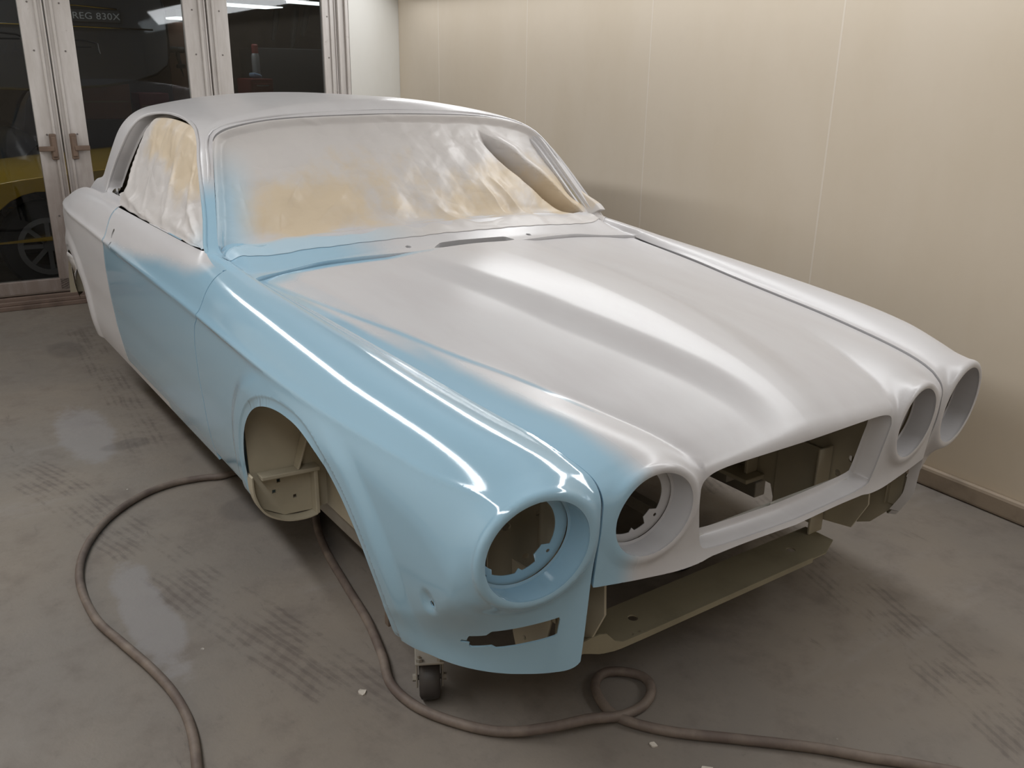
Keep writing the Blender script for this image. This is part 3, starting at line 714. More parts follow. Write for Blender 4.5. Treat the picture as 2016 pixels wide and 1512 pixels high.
# the loose fold on the wall side: a sheet edge standing proud over a deep pocket
ax0, az0, ax1, az1 = -.385, 1.225, -.715, .885
ex, ez = ax1-ax0, az1-az0; L_ = math.hypot(ex, ez); tt = ((U-ax0)*ex+(Zp-az0)*ez)/L_/L_; dd = -((U-ax0)*ez-(Zp-az0)*ex)/L_
ta = np.clip(tt, 0, 1); wdt = .006+.030*np.sin(math.pi*np.clip(ta, 0, 1)**.9); amp = ss(.0, .25, tt)*ss(1.03, .90, tt)
ridge = -.030*np.exp(-((dd+.012)/.03)**2)*(dd < 0)-.030*np.exp(-(.012/.03)**2)*(dd >= 0)*np.maximum(1-dd/.006, 0)
pocket = .075*ss(.0, .006, dd)*ss(wdt+.035, wdt*.6, dd)
disp += amp*(ridge+pocket)
edge_in = np.minimum(np.minimum(Vv/.05, (1-Vv)/.04), np.minimum((lim-U)/.04, (U+lim+.018)/.04)); hold = ss(0, 1, edge_in)
disp = disp*hold+(-.006)*(1-hold)
disp -= .030*ss(.98, .88, Zp)*ss(-.60, -.76, U)+.004*ss(.12, .0, Vv)*(1+np.sin(U*60)+np.sin(U*37))
P3 = np.stack([wind(U, Zp)+disp*.72, U, Zp-disp*.69], -1)
def topz(X, Y):
    lo = np.full(X.shape, .80); hi = np.full(X.shape, 1.35)
    for _ in range(24):
        m_ = (lo+hi)/2; inn = lower(X, Y, m_) < 0; lo = np.where(inn, m_, lo); hi = np.where(inn, hi, m_)
    return hi
xe = sp(U, [-.80, -.667, -.475, -.24, -.03, .17, .35, .52, .675, .72, .76], [1.60, 1.530, 1.506, 1.499, 1.495, 1.495, 1.499, 1.513, 1.527, 1.545, 1.60])+.0012*np.sin(U*41)+.001*np.sin(U*97)
low_ = np.stack([xe+.075*(Vv/.12), U, topz(xe+.075*(Vv/.12), U)+.0012+.012*ss(.02, .12, Vv)+.0025*np.sin(U*30+3*np.sin(U*9))*ss(0.02, .10, Vv)], -1)
fb = ss(.20, .03, Vv)[..., None]; P3 = P3*(1-fb)+low_*fb
wpap = grid_obj('masking_paper', U, Vv, P3, keep, PAPER)
wpap.modifiers.new('thickness', 'SOLIDIFY').thickness = .0006
def wdust(x, y, z):
    a = .52+.40*ss(1.0, 1.2, z)+.5*ss(.93, .885, z)+.12*np.sin(9*y+14*z)-.22*np.exp(-((y-.5)/.12)**2)*ss(1.15, 1.0, z)
    a = np.maximum(a, ss(.60, .68, y+.35*(z-1))); a = np.maximum(a, .9*ss(-.60, -.70, y+0*z)*ss(.98, 1.15, z)); 
    a = a*(1-.8*np.exp(-((y+.62)/.09)**2)*ss(1.1, .95, z)); return np.maximum(a, 1.2*ss(-.01, .03, wind(y, .895)-x))
vattr(wpap, 'dust', wdust); vattr(wpap, 'blue', lambda x, y, z: .95*ss(.57, .69, y+.32*(z-.95))*ss(1.2, 1.0, z)+.9*ss(.0, .04, wind(y, .895)-x)*ss(.05, .45, y))
tag(wpap, 'crumpled kraft paper taped over the windscreen, one long fold gaping', 'masking paper')
# side window
nu, nv = 150, 80
U, Vv = np.meshgrid(np.linspace(1.642, 3.0, nu), np.linspace(0, 1, nv), indexing='ij')
tops = sp(U, [1.642, 1.77, 1.92, 2.05, 2.2, 2.49, 2.70, 2.80, 2.87, 2.94, 3.0, 3.05], [.884, 1.006, 1.145, 1.193, 1.222, 1.234, 1.226, 1.195, 1.135, 1.05, .95, .895])
bots = .8882+.0015*np.sin(U*31)+.02*ss(2.9, 3.03, U)
Zp = bots+(tops-bots)*Vv
inset = sp(Vv, [0, .06, .2, .5, 1], [.000, .010, .030, .042, .046])*1.0
inset = inset*ss(1.60, 1.76, U)*.9+.012*(1-ss(1.60, 1.76, U))+.035*ss(2.75, 2.98, U)
inset -= (.008*crumple(U, Zp, 11, 1.2)*4+.004*crumple(U, Zp, 12, 2.)*4)*ss(.0, .12, Vv)*ss(1.0, .9, Vv)
inset -= creases(U, Zp, [(1.9, .93, 2.05, 1.16, .010, .03), (2.1, .90, 2.25, 1.12, .012, .03), (1.95, 1.05, 1.98, 1.17, .008, .02), (2.35, .90, 2.85, .95, .010, .03), (2.2, .895, 2.5, .91, .008, .02), (2.75, .95, 2.83, 1.15, .012, .03), (1.75, .9, 1.95, .98, .008, .02)])
keep = Zp <= tops
def outy(X, Z):
    lo = np.full(X.shape, .5); hi = np.full(X.shape, .95)
    for _ in range(24):
        m_ = (lo+hi)/2; inn = body(X, m_, Z) < 0; lo = np.where(inn, m_, lo); hi = np.where(inn, hi, m_)
    return hi
Yb = outy(U, Zp)+.003; Yi = side(U, Zp)-inset
fb = 0*ss(.915, .885, Zp); Y_ = Yi*(1-fb)+np.maximum(Yi, Yb)*fb
P3 = np.stack([U, Y_, Zp], -1)
spap = grid_obj('masking_paper', U, Vv, P3[:, :, :], keep, PAPER)
spap.data.flip_normals(); spap.modifiers.new('thickness', 'SOLIDIFY').thickness = .0012
vattr(spap, 'dust', lambda x, y, z: np.clip(.30+.75*ss(1.12, .95, z+.05*np.sin(x*7))+.6*ss(2.55, 2.85, x)+.3*ss(1.95, 1.8, x), 0, 1)); vattr(spap, 'blue', lambda x, y, z: .5*ss(1.85, 1.68, x)*ss(1.05, .9, z))
tag(spap, 'kraft paper taped over the side window, edge drooping on the door', 'masking paper')
b = B(); b.add([(3.64, .885, .545), (3.55, .893, .580), (3.46, .86, .545), (3.38, .90, .505), (3.41, .895, .47), (3.50, .88, .485)], [(0, 1, 2, 5), (2, 3, 4, 5)]); o = b.make('masking_paper', PAPER, None, fix=False); o.modifiers.new('t', 'SOLIDIFY').thickness = .002
vattr(o, 'dust', lambda x, y, z: 1+0*x); vattr(o, 'blue', lambda x, y, z: 0*x); tag(o, 'small torn white paper scrap hanging in the rear wheel arch', 'masking paper')
# ------------------------------------------------------------------ room
RK = .042; RN = math.hypot(1, RK); RA = np.array([1, -RK, 0])/RN; RB = np.array([RK, 1, 0])/RN; RC = np.array([4.841, -1.6046, 0])
def rp(s, t, z): return RC+RA*s+RB*t+np.array([0, 0, z])          # s along the right wall (negative towards the camera), t along the door wall
def rbox(b, s0, s1, t0, t1, z0, z1):
    V = [rp(s, t, z) for s in (s0, s1) for t in (t0, t1) for z in (z0, z1)]
    return b.add(V, [(0, 1, 3, 2), (4, 6, 7, 5), (0, 4, 5, 1), (2, 3, 7, 6), (0, 2, 6, 4), (1, 5, 7, 3)])
HC = 2.75; SF = -8.6; TL = 4.3
def floor_mat():
    m = mat('worn_concrete', srgb(150, 141, 133), .6); k = N(m); P = k.pos()
    n1 = k.noise(1.1, 6, .6); n2 = k.noise(6, 6, .65); n3 = k.noise(38, 4, .6); n4 = k.noise(2.3, 5, .7, k.scl(1, .35, 1, .5))
    c = k.mix(k.rng(n1, .3, .7), srgb(128, 122, 116), srgb(140, 131, 121))
    c = k.mix(k.math('MULTIPLY', k.rng(n2, .45, .75), .45), c, srgb(98, 88, 83))
    c = k.mix(k.math('MULTIPLY', k.rng(n4, .55, .75), .5), c, srgb(152, 147, 143))
    c = k.mix(k.math('MULTIPLY', k.rng(n3, .6, .8), .35), c, srgb(96, 90, 86))
    # tyre prints: bands of tread bars along the room
    o = k.xyz(P)
    def band(yc, w_, x0, x1, slope=0.):
        yy = k.math('ADD', o[1], k.math('MULTIPLY', o[0], slope)); wob = k.math('MULTIPLY', k.math('SUBTRACT', n1, .5), .10)
        d = k.math('ABSOLUTE', k.math('SUBTRACT', k.math('ADD', yy, wob), yc))
        a = k.rng(d, w_, w_*.8); e = k.math('MULTIPLY', k.rng(o[0], x0, x0+.25), k.rng(o[0], x1, x1-.25))
        ribs = k.rng(k.math('SINE', k.math('MULTIPLY', d, 230.)), -.1, .7); bars = k.rng(k.math('SINE', k.math('ADD', k.math('MULTIPLY', o[0], 150.), k.math('MULTIPLY', d, 120.))), -.3, .6)
        t = k.math('ADD', k.math('MULTIPLY', ribs, .75), k.math('MULTIPLY', bars, .25))
        return k.math('MULTIPLY', k.math('MULTIPLY', a, e), k.math('MULTIPLY', t, k.rng(n2, .40, .6)))
    t = k.math('MAXIMUM', k.math('MAXIMUM', band(.70, .115, .35, 2.6, -.26), band(1.00, .09, 2.2, 4.4, .05)), k.math('MAXIMUM', band(-.50, .12, -1.0, 1.2, .34), band(.22, .075, .8, 3.0)))
    c = k.mix(k.math('MULTIPLY', t, .50), c, srgb(92, 84, 80))
    def blob(x_, y_, rx, ry):
        a = k.math('POWER', k.math('DIVIDE', k.math('SUBTRACT', o[0], x_), rx), 2.); b_ = k.math('POWER', k.math('DIVIDE', k.math('SUBTRACT', o[1], y_), ry), 2.)
        return k.rng(k.math('ADD', k.math('ADD', a, b_), k.math('MULTIPLY', k.math('SUBTRACT', n2, .5), 2.2)), 1.1, .5)
    c = k.mix(k.math('MULTIPLY', k.math('MAXIMUM', blob(2.65, 1.06, .36, .11), blob(1.15, 1.17, .34, .07)), .55), c, srgb(150, 148, 150))
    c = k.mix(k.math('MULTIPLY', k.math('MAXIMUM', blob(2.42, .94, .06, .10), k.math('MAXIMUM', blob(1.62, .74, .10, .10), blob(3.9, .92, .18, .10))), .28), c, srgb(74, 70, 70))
    # scuffs and pale paint specks
    sp_ = k.n('ShaderNodeTexVoronoi', Scale=9.); k.put(sp_.inputs['Vector'], P); spk = k.rng(k.math('ADD', sp_.outputs['Distance'], k.math('MULTIPLY', n3, .08)), .085, .06)
    c = k.mix(k.math('MULTIPLY', spk, k.rng(n2, .56, .62)), c, srgb(205, 200, 192))
    sc = k.noise(3.2, 6, .75, k.scl(.6, 3.5, 1, .35)); c = k.mix(k.math('MULTIPLY', k.rng(sc, .62, .72), .55), c, srgb(84, 78, 76))
    k.set(Base_Color=c, Roughness=k.rng(n2, .3, .7, .42, .62), Specular_IOR_Level=.35)
    k.bump(k.math('ADD', n3, k.math('MULTIPLY', n2, 2.)), .12, .006)
    return m
def wall_mat(name, col, col2):
    m = mat(name, col, .38); k = N(m); n1 = k.noise(1.6, 5, .6, k.scl(1, 1, .45)); n2 = k.noise(14, 4, .6)
    c = k.mix(k.rng(n1, .35, .7), col, col2); c = k.mix(k.math('MULTIPLY', k.rng(n2, .5, .8), .06), c, tuple(v*.8 for v in col2[:3])+(1,))
    k.set(Base_Color=c, Roughness=.42, Specular_IOR_Level=.4); return m
FLOOR = floor_mat()
WALL = wall_mat('booth_wall_panel', srgb(231, 219, 201), srgb(226, 213, 193))
WHITE = wall_mat('white_booth_panel', srgb(226, 225, 220), srgb(218, 216, 209))
b = B(); b.add([rp(SF, -2.6, -.05), rp(SF, TL+.4, -.05), rp(5.6, TL+.4, -.05), rp(5.6, -2.6, -.05), rp(SF, -2.6, 0), rp(SF, TL+.4, 0), rp(5.6, TL+.4, 0), rp(5.6, -2.6, 0)], [(0, 1, 2, 3), (4, 7, 6, 5), (0, 4, 5, 1), (1, 5, 6, 2), (2, 6, 7, 3), (3, 7, 4, 0)])
structure(b.make('floor', FLOOR, None, None))
# right wall of tall panels with thin joint gaps
wr = B(); edges = [0, -.593, -1.64, -2.69, -3.755, -4.82, -5.9, -6.98, SF]
for s1, s0 in zip(edges[:-1], edges[1:]): rbox(wr, s0+.0012, s1-.0012, -.05, 0, 0, HC)
rbox(wr, SF, 0, -.07, -.0498, 0, HC)
structure(wr.make('wall_right', WALL, None, None, .0015))
ts = B()
for s in edges[1:-1]: rbox(ts, s-.004, s+.004, -.002, .0006, 0, HC)
structure(ts.make('trim_1', mat('panel_joint_strip', srgb(238, 228, 214), .4), None, None))
structure(rbox(B(), SF, 0, .0, .028, .0, .075).make('baseboard_right', primer('grimy_kerb', srgb(170, 155, 138), .7), None, None, .012))
structure(rbox(B(), 0, .08, -.07, .372, 0, HC).make('wall_back', WHITE, None, None, .003))
structure(rbox(B(), 0, .1, .372, TL+.05, 2.32, HC).make('trim_4', WHITE, None, None))
structure(rbox(B(), SF, .0, TL, TL+.08, 0, HC).make('wall_left', WALL, None, None))
structure(rbox(B(), SF-.08, SF, -.07, TL+.08, 0, HC).make('wall_front', WALL, None, None))
structure(rbox(B(), SF-.08, .1, -.07, TL+.08, HC, HC+.08).make('ceiling', mat('white_ceiling', srgb(225, 222, 216), .6), None, None))
# glazed folding doors
def door_mat():
    m = mat('grimy_white_door_frame', srgb(205, 200, 196), .45); k = N(m); o = k.xyz()
    st = k.noise(4, 6, .7, k.scl(3, 3, .5)); n2 = k.noise(16, 5, .7); n3 = k.noise(3, 4, .6)
    low = k.rng(k.math('ADD', o[2], k.math('MULTIPLY', k.math('SUBTRACT', n3, .5), .5)), 1.35, .35)
    f = k.math('MULTIPLY', low, k.rng(st, .1, .6, .6, 1.)); f = k.math('MAXIMUM', f, k.math('MULTIPLY', k.rng(n2, .62, .75), .35))
    c = k.mix(k.math('MULTIPLY', f, .85), k.mix(k.rng(st, .3, .7), srgb(214, 209, 206), srgb(196, 190, 185)), srgb(116, 100, 92))
    k.set(Base_Color=c, Roughness=.5); return m
DOOR = door_mat()
RUST = primer('rusty_bolt', srgb(120, 100, 86), .8)
def glass_mat():
    m = bpy.data.materials.new('door_glass'); m.use_nodes = True; t = m.node_tree; t.nodes.clear()
    o = t.nodes.new('ShaderNodeOutputMaterial'); mx = t.nodes.new('ShaderNodeMixShader'); tr = t.nodes.new('ShaderNodeBsdfTransparent'); gl = t.nodes.new('ShaderNodeBsdfGlossy'); fr = t.nodes.new('ShaderNodeFresnel')
    tr.inputs[0].default_value = (.70, .72, .73, 1); gl.inputs['Roughness'].default_value = .02; fr.inputs[0].default_value = 1.45
    mm = t.nodes.new('ShaderNodeMath'); mm.operation = 'MULTIPLY'; mm.inputs[1].default_value = .9
    t.links.new(fr.outputs[0], mm.inputs[0]); t.links.new(mm.outputs[0], mx.inputs[0]); t.links.new(tr.outputs[0], mx.inputs[1]); t.links.new(gl.outputs[0], mx.inputs[2]); t.links.new(mx.outputs[0], o.inputs[0]); return m
GLASS = glass_mat(); GREYM = mat('grey_screw', srgb(120, 115, 112), .4, .6)
def leaf(n, t0, t1, pt0, pt1, bolts):
    r = bpy.data.objects.new('door_%d' % n, None); C.objects.link(r); structure(r)
    f = B()
    for (a, c) in ((t0, pt0), (pt1, t1)):
        rbox(f, .03, .075, a, c, .09, 2.28)
    rbox(f, .03, .075, t0, t1, .085, .165); rbox(f, .03, .075, t0, t1, 2.18, 2.28)
    f.make('frame', DOOR, r, None, .004)
    e = B()   # pressed rib on each stile, towards the meeting edge
    rbox(e, .017, .0302, t0+.028, t0+.044, .10, 2.27); rbox(e, .017, .0302, t1-.044, t1-.028, .10, 2.27); rbox(e, .02, .0302, t0, t0+.010, .10, 2.27); rbox(e, .02, .0302, t1-.010, t1, .10, 2.27)
    e.make('rib', DOOR, r, None, .005)
    rbox(B(), .050, .056, pt0-.01, pt1+.01, .155, 2.19).make('pane', GLASS, r, None)
    for tc in ((t0+pt0)/2+.012, (t1+pt1)/2-.012):
        for z in (.55, .95+.08, 1.5, 1.66+.1):
            B().lathe([(0, .0), (.0055, .0), (.0045, .003), (0, .0035)], rp(.03, tc, z), -RA, 10).make('screw', GREYM, r, None)
    for tb, d in bolts:
        q = B(); rbox(q, .004, .03, tb-.019, tb+.019, .885, 1.035); rbox(q, -.006, .012, tb-.014, tb+.014, .90, 1.02); q.make('latch', RUST, r, None, .006)
        q = B(); rbox(q, -.012, .004, min(tb, tb+d*.085), max(tb, tb+d*.085), .935, .965); q.make('latch_handle', RUST, r, None, .005)
leaf(1, .455, 1.308, .548, 1.178, [])
leaf(2, 1.318, 2.228, 1.452, 2.088, [(2.175, -1)])
leaf(3, 2.236, 3.16, 2.364, 3.03, [(2.285, 1)])
leaf(4, 3.168, 4.1, 3.29, 3.97, [])
jb = B(); rbox(jb, .0, .09, .374, .396, 0, 2.32); rbox(jb, .022, .09, .396, .452, 0, 2.32); rbox(jb, .005, .03, .43, .447, 0, 2.32)
structure(jb.make('trim_2', DOOR, None, None, .003))
tr = B(); rbox(tr, -.02, .12, .374, TL, 0, .028); rbox(tr, -.01, .012, .374, TL, .028, .052); rbox(tr, .02, .10, .374, TL, .028, .072)
structure(tr.make('trim_3', primer('dirty_threshold', srgb(126, 108, 98), .8), None, None, .004))
# ------------------------------------------------------------------ hoses on the floor
def hose_mat():
    m = mat('dusty_brown_hose', srgb(112, 100, 92), .6); k = N(m); k.set(Base_Color=k.mix(k.rng(k.noise(9, 5, .6), .35, .7), srgb(100, 88, 82), srgb(132, 120, 110)), Roughness=.6); return m
HOSE = hose_mat()
h1 = [(2.6, .1), (2.2, .35), (1.95, .60), (1.90, .72), (1.922, .795), (1.934, .899), (1.897, 1.012), (1.797, 1.132), (1.671, 1.219), (1.526, 1.277), (1.377, 1.301), (1.195, 1.296), (1.051, 1.264), (.895, 1.227), (.764, 1.207), (.64, 1.208), (.504, 1.233), (.30, 1.29), (0, 1.36)]
tag(B().tube(smoothpath([(x, y, .0125) for x, y in h1], 10), .0115, 12).make('air_hose', HOSE, None, 60), 'brown air hose bending wide from under the sill to the bottom edge', 'hose', 'brown hoses on the floor')
h2 = [(2.3, .2), (1.7, .45), (1.412, .578), (1.21, .634), (.989, .668), (.793, .695), (.631, .732), (.520, .765), (.411, .752), (.31, .700), (.231, .634), (.172, .55), (.14, .458), (.122, .382), (.121, .311), (.149, .257), (.193, .236), (.238, .262), (.264, .307), (.246, .351), (.198, .379), (.141, .388), (.086, .367), (.013, .31), (-.079, .211), (-.192, .091), (-.287, .007), (-.348, -.05), (-.6, -.26)]
h2p = [(x, y, .0125+.021*math.exp(-((i-11.6)/1.0)**2)) for i, (x, y) in enumerate(h2)]
tag(B().tube(smoothpath(h2p, 10), .012, 12).make('air_hose', HOSE, None, 60), 'brown air hose with a small loop on the floor below the open nose', 'hose', 'brown hoses on the floor')
# ------------------------------------------------------------------ wheeled dolly under the shell
STEEL = primer('dusty_painted_steel', srgb(150, 144, 134), .6); RUB = primer('worn_rubber', srgb(62, 58, 56), .5)
dolly = thing('body_dolly', 'low steel dolly on castors carrying the car body shell', 'dolly', (0, 0, 0))
for y in (.60, -.60): B().box(.56, 3.9, y-.025, y+.025, .126, .180).make('rail', STEEL, dolly, None, .004)
for x in (1.45, 2.2, 3.78): B().box(x-.025, x+.025, -.574, .574, .128, .178).make('cross_bar', STEEL, dolly, None, .004)
fr = B().box(.655, .675, .640, .70, .070, .20).obox((.665, .706, .085), (.008, 0, 0), (0, .006, 0), (0, 0, .008)); fr = B().box(.655, .675, .640, .70, .070, .20); fr.make('angle_bracket', primer('rusty_bracket', srgb(112, 98, 86), .8), dolly, None, .002)
def castor(x, y, rot):
    ca, sa = math.cos(rot), math.sin(rot); ax = np.array([sa, -ca, 0.]); fw = np.array([ca, sa, 0.]); up = np.array([0, 0, 1.]); c = np.array([x, y, .0535])
    top = c+np.array([0, 0, .068])
    b = B().obox(top, fw*.045, ax*.034, up*.003)
    for sg in (1, -1): b.obox(c+ax*sg*.030+up*.026-fw*.0, fw*.020, ax*.0025, up*.042)
    k = b.make('castor_fork', STEEL, dolly, None, .003)
    B().lathe([(.012, -.024), (.042, -.0245), (.050, -.020), (.0525, -.008), (.0525, .008), (.050, .020), (.042, .0245), (.012, .024)], c, ax, 36).make('wheel', RUB, k, 50)
    q = B().lathe([(0, -.040), (.009, -.040), (.009, -.032), (.006, -.032), (.006, .032), (.009, .032), (.009, .040), (0, .040)], c, ax, 6)
    q.make('axle', STEEL, k, 30)
    for a_, b_ in ((-.034, .024), (.034, .024), (-.034, -.024), (.034, -.024)): B().lathe([(0, .0), (.008, .0), (.008, .008), (.004, .009), (.004, .016), (0, .016)], top+fw*a_+ax*b_+up*.003, up, 6).make('bolt', STEEL, k, 30)
castor(.445, .70, R_(-28)); castor(.53, -.215, R_(15)); castor(3.75, .60, R_(20)); castor(3.75, -.60, R_(-15))
B().box(.425, .56, .626, .70, .1245, .170).make('outrigger', STEEL, dolly, None, .004)
B().box(.50, 1.425, -.235, -.195, .1245, .165).make('outrigger', STEEL, dolly, None, .004)
# stands between dolly and body
for x, y in ((.64, .52), (.64, -.52), (2.2, .55), (2.2, -.55), (3.78, .55), (3.78, -.55)): B().box(x-.02, x+.02, y-.02, y+.02, .178, .2555 if x > 1 else .24).make('support_post', STEEL, dolly, None)
# ------------------------------------------------------------------ small litter
for i, (x, y, s, lab) in enumerate([(.545, .83, .012, 'pale torn tape scrap on the floor in front of the castor'), (.02, .37, .012, 'small white paint flake beside the hose loop crossing'), (-.10, .33, .018, 'white paint flake on the floor below the hose loop')]):
    r = np.random.default_rng(i); q = B(); n = 7; P = [(x+s*r.uniform(.5, 1.2)*math.cos(k*2*math.pi/n), y+s*r.uniform(.4, 1.0)*math.sin(k*2*math.pi/n), .002+.004*r.random()) for k in range(n)]
    q.add(P+[(a, b_, .0005) for a, b_, c in P], [tuple(range(n)), tuple(range(n, 2*n))[::-1]]+[(k, n+k, n+(k+1) % n, (k+1) % n) for k in range(n)])
    tag(q.make('litter_scrap', mat('scrap_white', srgb(205, 198, 188), .7), None, None), lab, 'litter')
# ------------------------------------------------------------------ workshop beyond the glass
WD = primer('workshop_wall', srgb(120, 104, 96), .5);  # brown kept dark, the dimness of the workshop put into the colour
structure(rbox(B(), 5.5, 5.6, -2.6, TL+.4, 0, 3.0).make('wall_far', WD, None, None))
structure(rbox(B(), .1, 5.6, -2.7, -2.6, 0, 3.0).make('wall_workshop_right', WD, None, None))
structure(rbox(B(), .1, 5.6, TL+.4, TL+.5, 0, 3.0).make('wall_workshop_left', WD, None, None))
structure(rbox(B(), .1, 5.6, -2.7, TL+.5, 3.0, 3.1).make('ceiling_workshop', WD, None, None))
YEL = mat('yellow_paint', srgb(200, 160, 40), .25, 0, Coat_Weight=.6); DKG = mat('dark_grey_paint', srgb(48, 48, 52), .3, 0, Coat_Weight=.5); SIL = mat('silver_paint', srgb(150, 152, 156), .3, .4); CHR = mat('chrome_trim', srgb(210, 210, 210), .15, 1.); WGL = mat('dark_car_glass', srgb(22, 22, 24), .08); TYR = mat('tyre', srgb(24, 24, 25), .8); ALO = mat('alloy_wheel', srgb(150, 150, 152), .35, .7); SEAT = mat('red_brown_interior', srgb(92, 42, 34), .7)
def place(o, loc, rz): o.location = loc; o.rotation_euler = (0, 0, rz); return o
def parked_car(label, pos, rz, prof, glass, w, bodym, wheels, arch_r=.36, rimm=ALO):
    """profile runs along local x (nose at +x), width along y; wheel arches cut into the side"""
    t = thing('parked_car', label, 'car', (0, 0, 0), 'cars in the workshop'); place(t, pos, rz)
    low = [p for p in prof]
    pts = chaikin(low, 2)
    # open the arches along the bottom edge
    zmin = min(p[1] for p in pts); cut = []
    up = [p for p in pts if p[1] > zmin+.015]; 
    up = np.array(up); i0 = int(np.argmin(up[:, 0])); up = np.roll(up, -i0, 0)
    if up[1][1] < up[0][1]: up = up[::-1]
    bottom = []
    for wx in sorted(wheels, reverse=True):
        for a in np.linspace(.12, math.pi-.12, 14): bottom.append((wx+arch_r*math.cos(a), .29+arch_r*math.sin(a)*1.0))
    poly = [tuple(p) for p in up]+bottom
    b = B().plate(poly, lambda u, v, q: (u, -w/2+q, v), w); o = b.make('body', bodym, t, 30, .035)
    g = B().plate(chaikin(glass, 1), lambda u, v, q: (u, -w/2+.12+q, v), w-.24); g.make('cabin', WGL, t, 30, .06)
    ps = chaikin(glass, 1)
    for sg in (1, -1): B().tube([(a, sg*(w/2-.12), c) for a, c in ps], .018, 8, True).make('window_frame', bodym, t)
    for wx in wheels:
        for sg in (1, -1):
            c = (wx, sg*(w/2-.12), .29); k = B().lathe([(.19, -.09), (.27, -.095), (.29, -.07), (.29, .07), (.27, .095), (.19, .09)], c, (0, 1, 0), 32).make('tyre', TYR, t, 50)
            q = B().lathe([(.155, -.085), (.195, -.085), (.195, .085), (.155, .085)], c, (0, 1, 0), 32)
            for j in range(8): a = j*math.pi/4; q.obox((wx+.09*math.cos(a), c[1]+sg*.05, .29+.09*math.sin(a)), (.075*math.cos(a), 0, .075*math.sin(a)), (0, .01, 0), (-.014*math.sin(a), 0, .014*math.cos(a)))
            q.lathe([(0, sg*.04), (.04, sg*.04), (.035, sg*.07), (0, sg*.07)], c, (0, 1, 0), 16, False); q.make('rim', rimm, k, 40)
    return t
sport = [(2.0, .30), (2.02, .48), (1.9, .62), (1.5, .72), (.6, .80), (-.3, .84), (-1.6, .86), (-2.0, .78), (-2.05, .5), (-1.95, .26), (0, .22), (1.8, .24)]
sglass = [(.55, .80), (-.15, 1.16), (-.9, 1.18), (-1.6, .86)]
parked_car('yellow low sports car behind the left glass door, front wheel beside the post', (6.15, -.56, 0), R_(90-2.4), sport, sglass, 1.62, YEL, (1.25, -1.25))
saloon = [(2.2, .35), (2.2, .6), (1.9, .80), (.9, .92), (-.2, .96), (-1.9, .98), (-2.3, .85), (-2.3, .4), (-2.1, .28), (0, .25), (2.0, .28)]
saglass = [(.95, .92), (.2, 1.36), (-.9, 1.40), (-1.5, 1.30), (-1.9, .96)]
parked_car('dark grey car with light window frames behind the left glass door', (8.7, 2.62, 0), R_(90-2.4), saloon, saglass, 1.7, DKG, (1.4, -1.35))
# vehicle on a lift with the plate
t = thing('lifted_vehicle', 'dark vehicle raised high behind the middle glass door showing its number plate', 'vehicle', (0, 0, 0)); place(t, (6.62, .10, 0), R_(-4))
b = B().plate(chaikin([(-.55, 1.30), (-.62, 1.65), (-.52, 2.25), (.75, 2.30), (.80, 1.35), (.7, 1.22)], 2), lambda u, v, q: (q, u, v), .85); b.make('body', DKG, t, 30, .05)
B().tube([(-.012, .62, 1.705), (-.016, .1, 1.703), (-.012, -.48, 1.695)], .006, 8).make('chrome_strip', CHR, t)
B().tube([(-.012, .35, 1.845), (-.022, .05, 1.848), (-.012, -.235, 1.832)], .006, 8).make('chrome_strip', CHR, t)
pl = B().box(-.014, -.004, -.255, .085, 1.735, 1.82).make('number_plate', mat('plate_black', srgb(58, 58, 60), .4), t, None, .003)
def lettering(name, txt, size, m, parent, M_, sx=1., ext=.001):
    c = bpy.data.curves.new(name, 'FONT'); c.body = txt; c.size = size; c.extrude = ext; c.align_x = 'CENTER'; c.align_y = 'CENTER'; c.space_character = 1.05
    o = bpy.data.objects.new(name, c); C.objects.link(o); bpy.context.view_layer.update()
    me = bpy.data.meshes.new_from_object(o.evaluated_get(bpy.context.evaluated_depsgraph_get())); bpy.data.objects.remove(o); bpy.data.curves.remove(c)
    r = bpy.data.objects.new(name, me); C.objects.link(r); me.materials.clear(); me.materials.append(m); me.transform(Matrix.Diagonal((sx, 1, 1, 1))); me.transform(M_)
    if parent: r.parent = parent
    return r
# text plane facing -x: text right = -y, text up = z, normal = -x
FACE = Matrix(((0, 0, -1, 0), (-1, 0, 0, 0), (0, 1, 0, 0), (0, 0, 0, 1)))
lettering('registration', 'REG 830X', .066, mat('plate_silver', srgb(175, 175, 178), .4), pl, Matrix.Translation((-.0155, -.085, 1.776))@FACE, 1.12)
# sticker on the far face of the left pane, seen from behind
PB = Matrix(((-RA[0], 0, 0, 0),)*4); 
def on_glass(s, tt, z): 
    p = rp(s, tt, z); return Matrix(((-RB[0], 0, -RA[0], p[0]), (-RB[1], 0, -RA[1], p[1]), (-RB[2], 1, -RA[2], p[2]), (0, 0, 0, 1)))
STK = mat('black_sticker', srgb(12, 12, 12), .5)
d3 = bpy.data.objects['door_3']; d2 = bpy.data.objects['door_2']
lettering('lettering', 'SNVAN', .095, STK, d3, on_glass(.0485, 2.455, 1.502), 1.)
B().tube([rp(.049, 2.64+.045*math.cos(a), 1.50+.05*math.sin(a)) for a in np.linspace(0, 6.28, 20)[:-1]], .006, 6, True).make('emblem_ring', STK, d3)
B().tube([rp(.049, a, c) for a, c in [(2.70, 1.605), (2.55, 1.60), (2.45, 1.59), (2.385, 1.585), (2.37, 1.575)]], .006, 6).tube([rp(.049, a, c) for a, c in [(2.70, 1.575), (2.58, 1.572), (2.50, 1.56), (2.375, 1.562)]], .005, 6).make('sticker_outline', STK, d3)
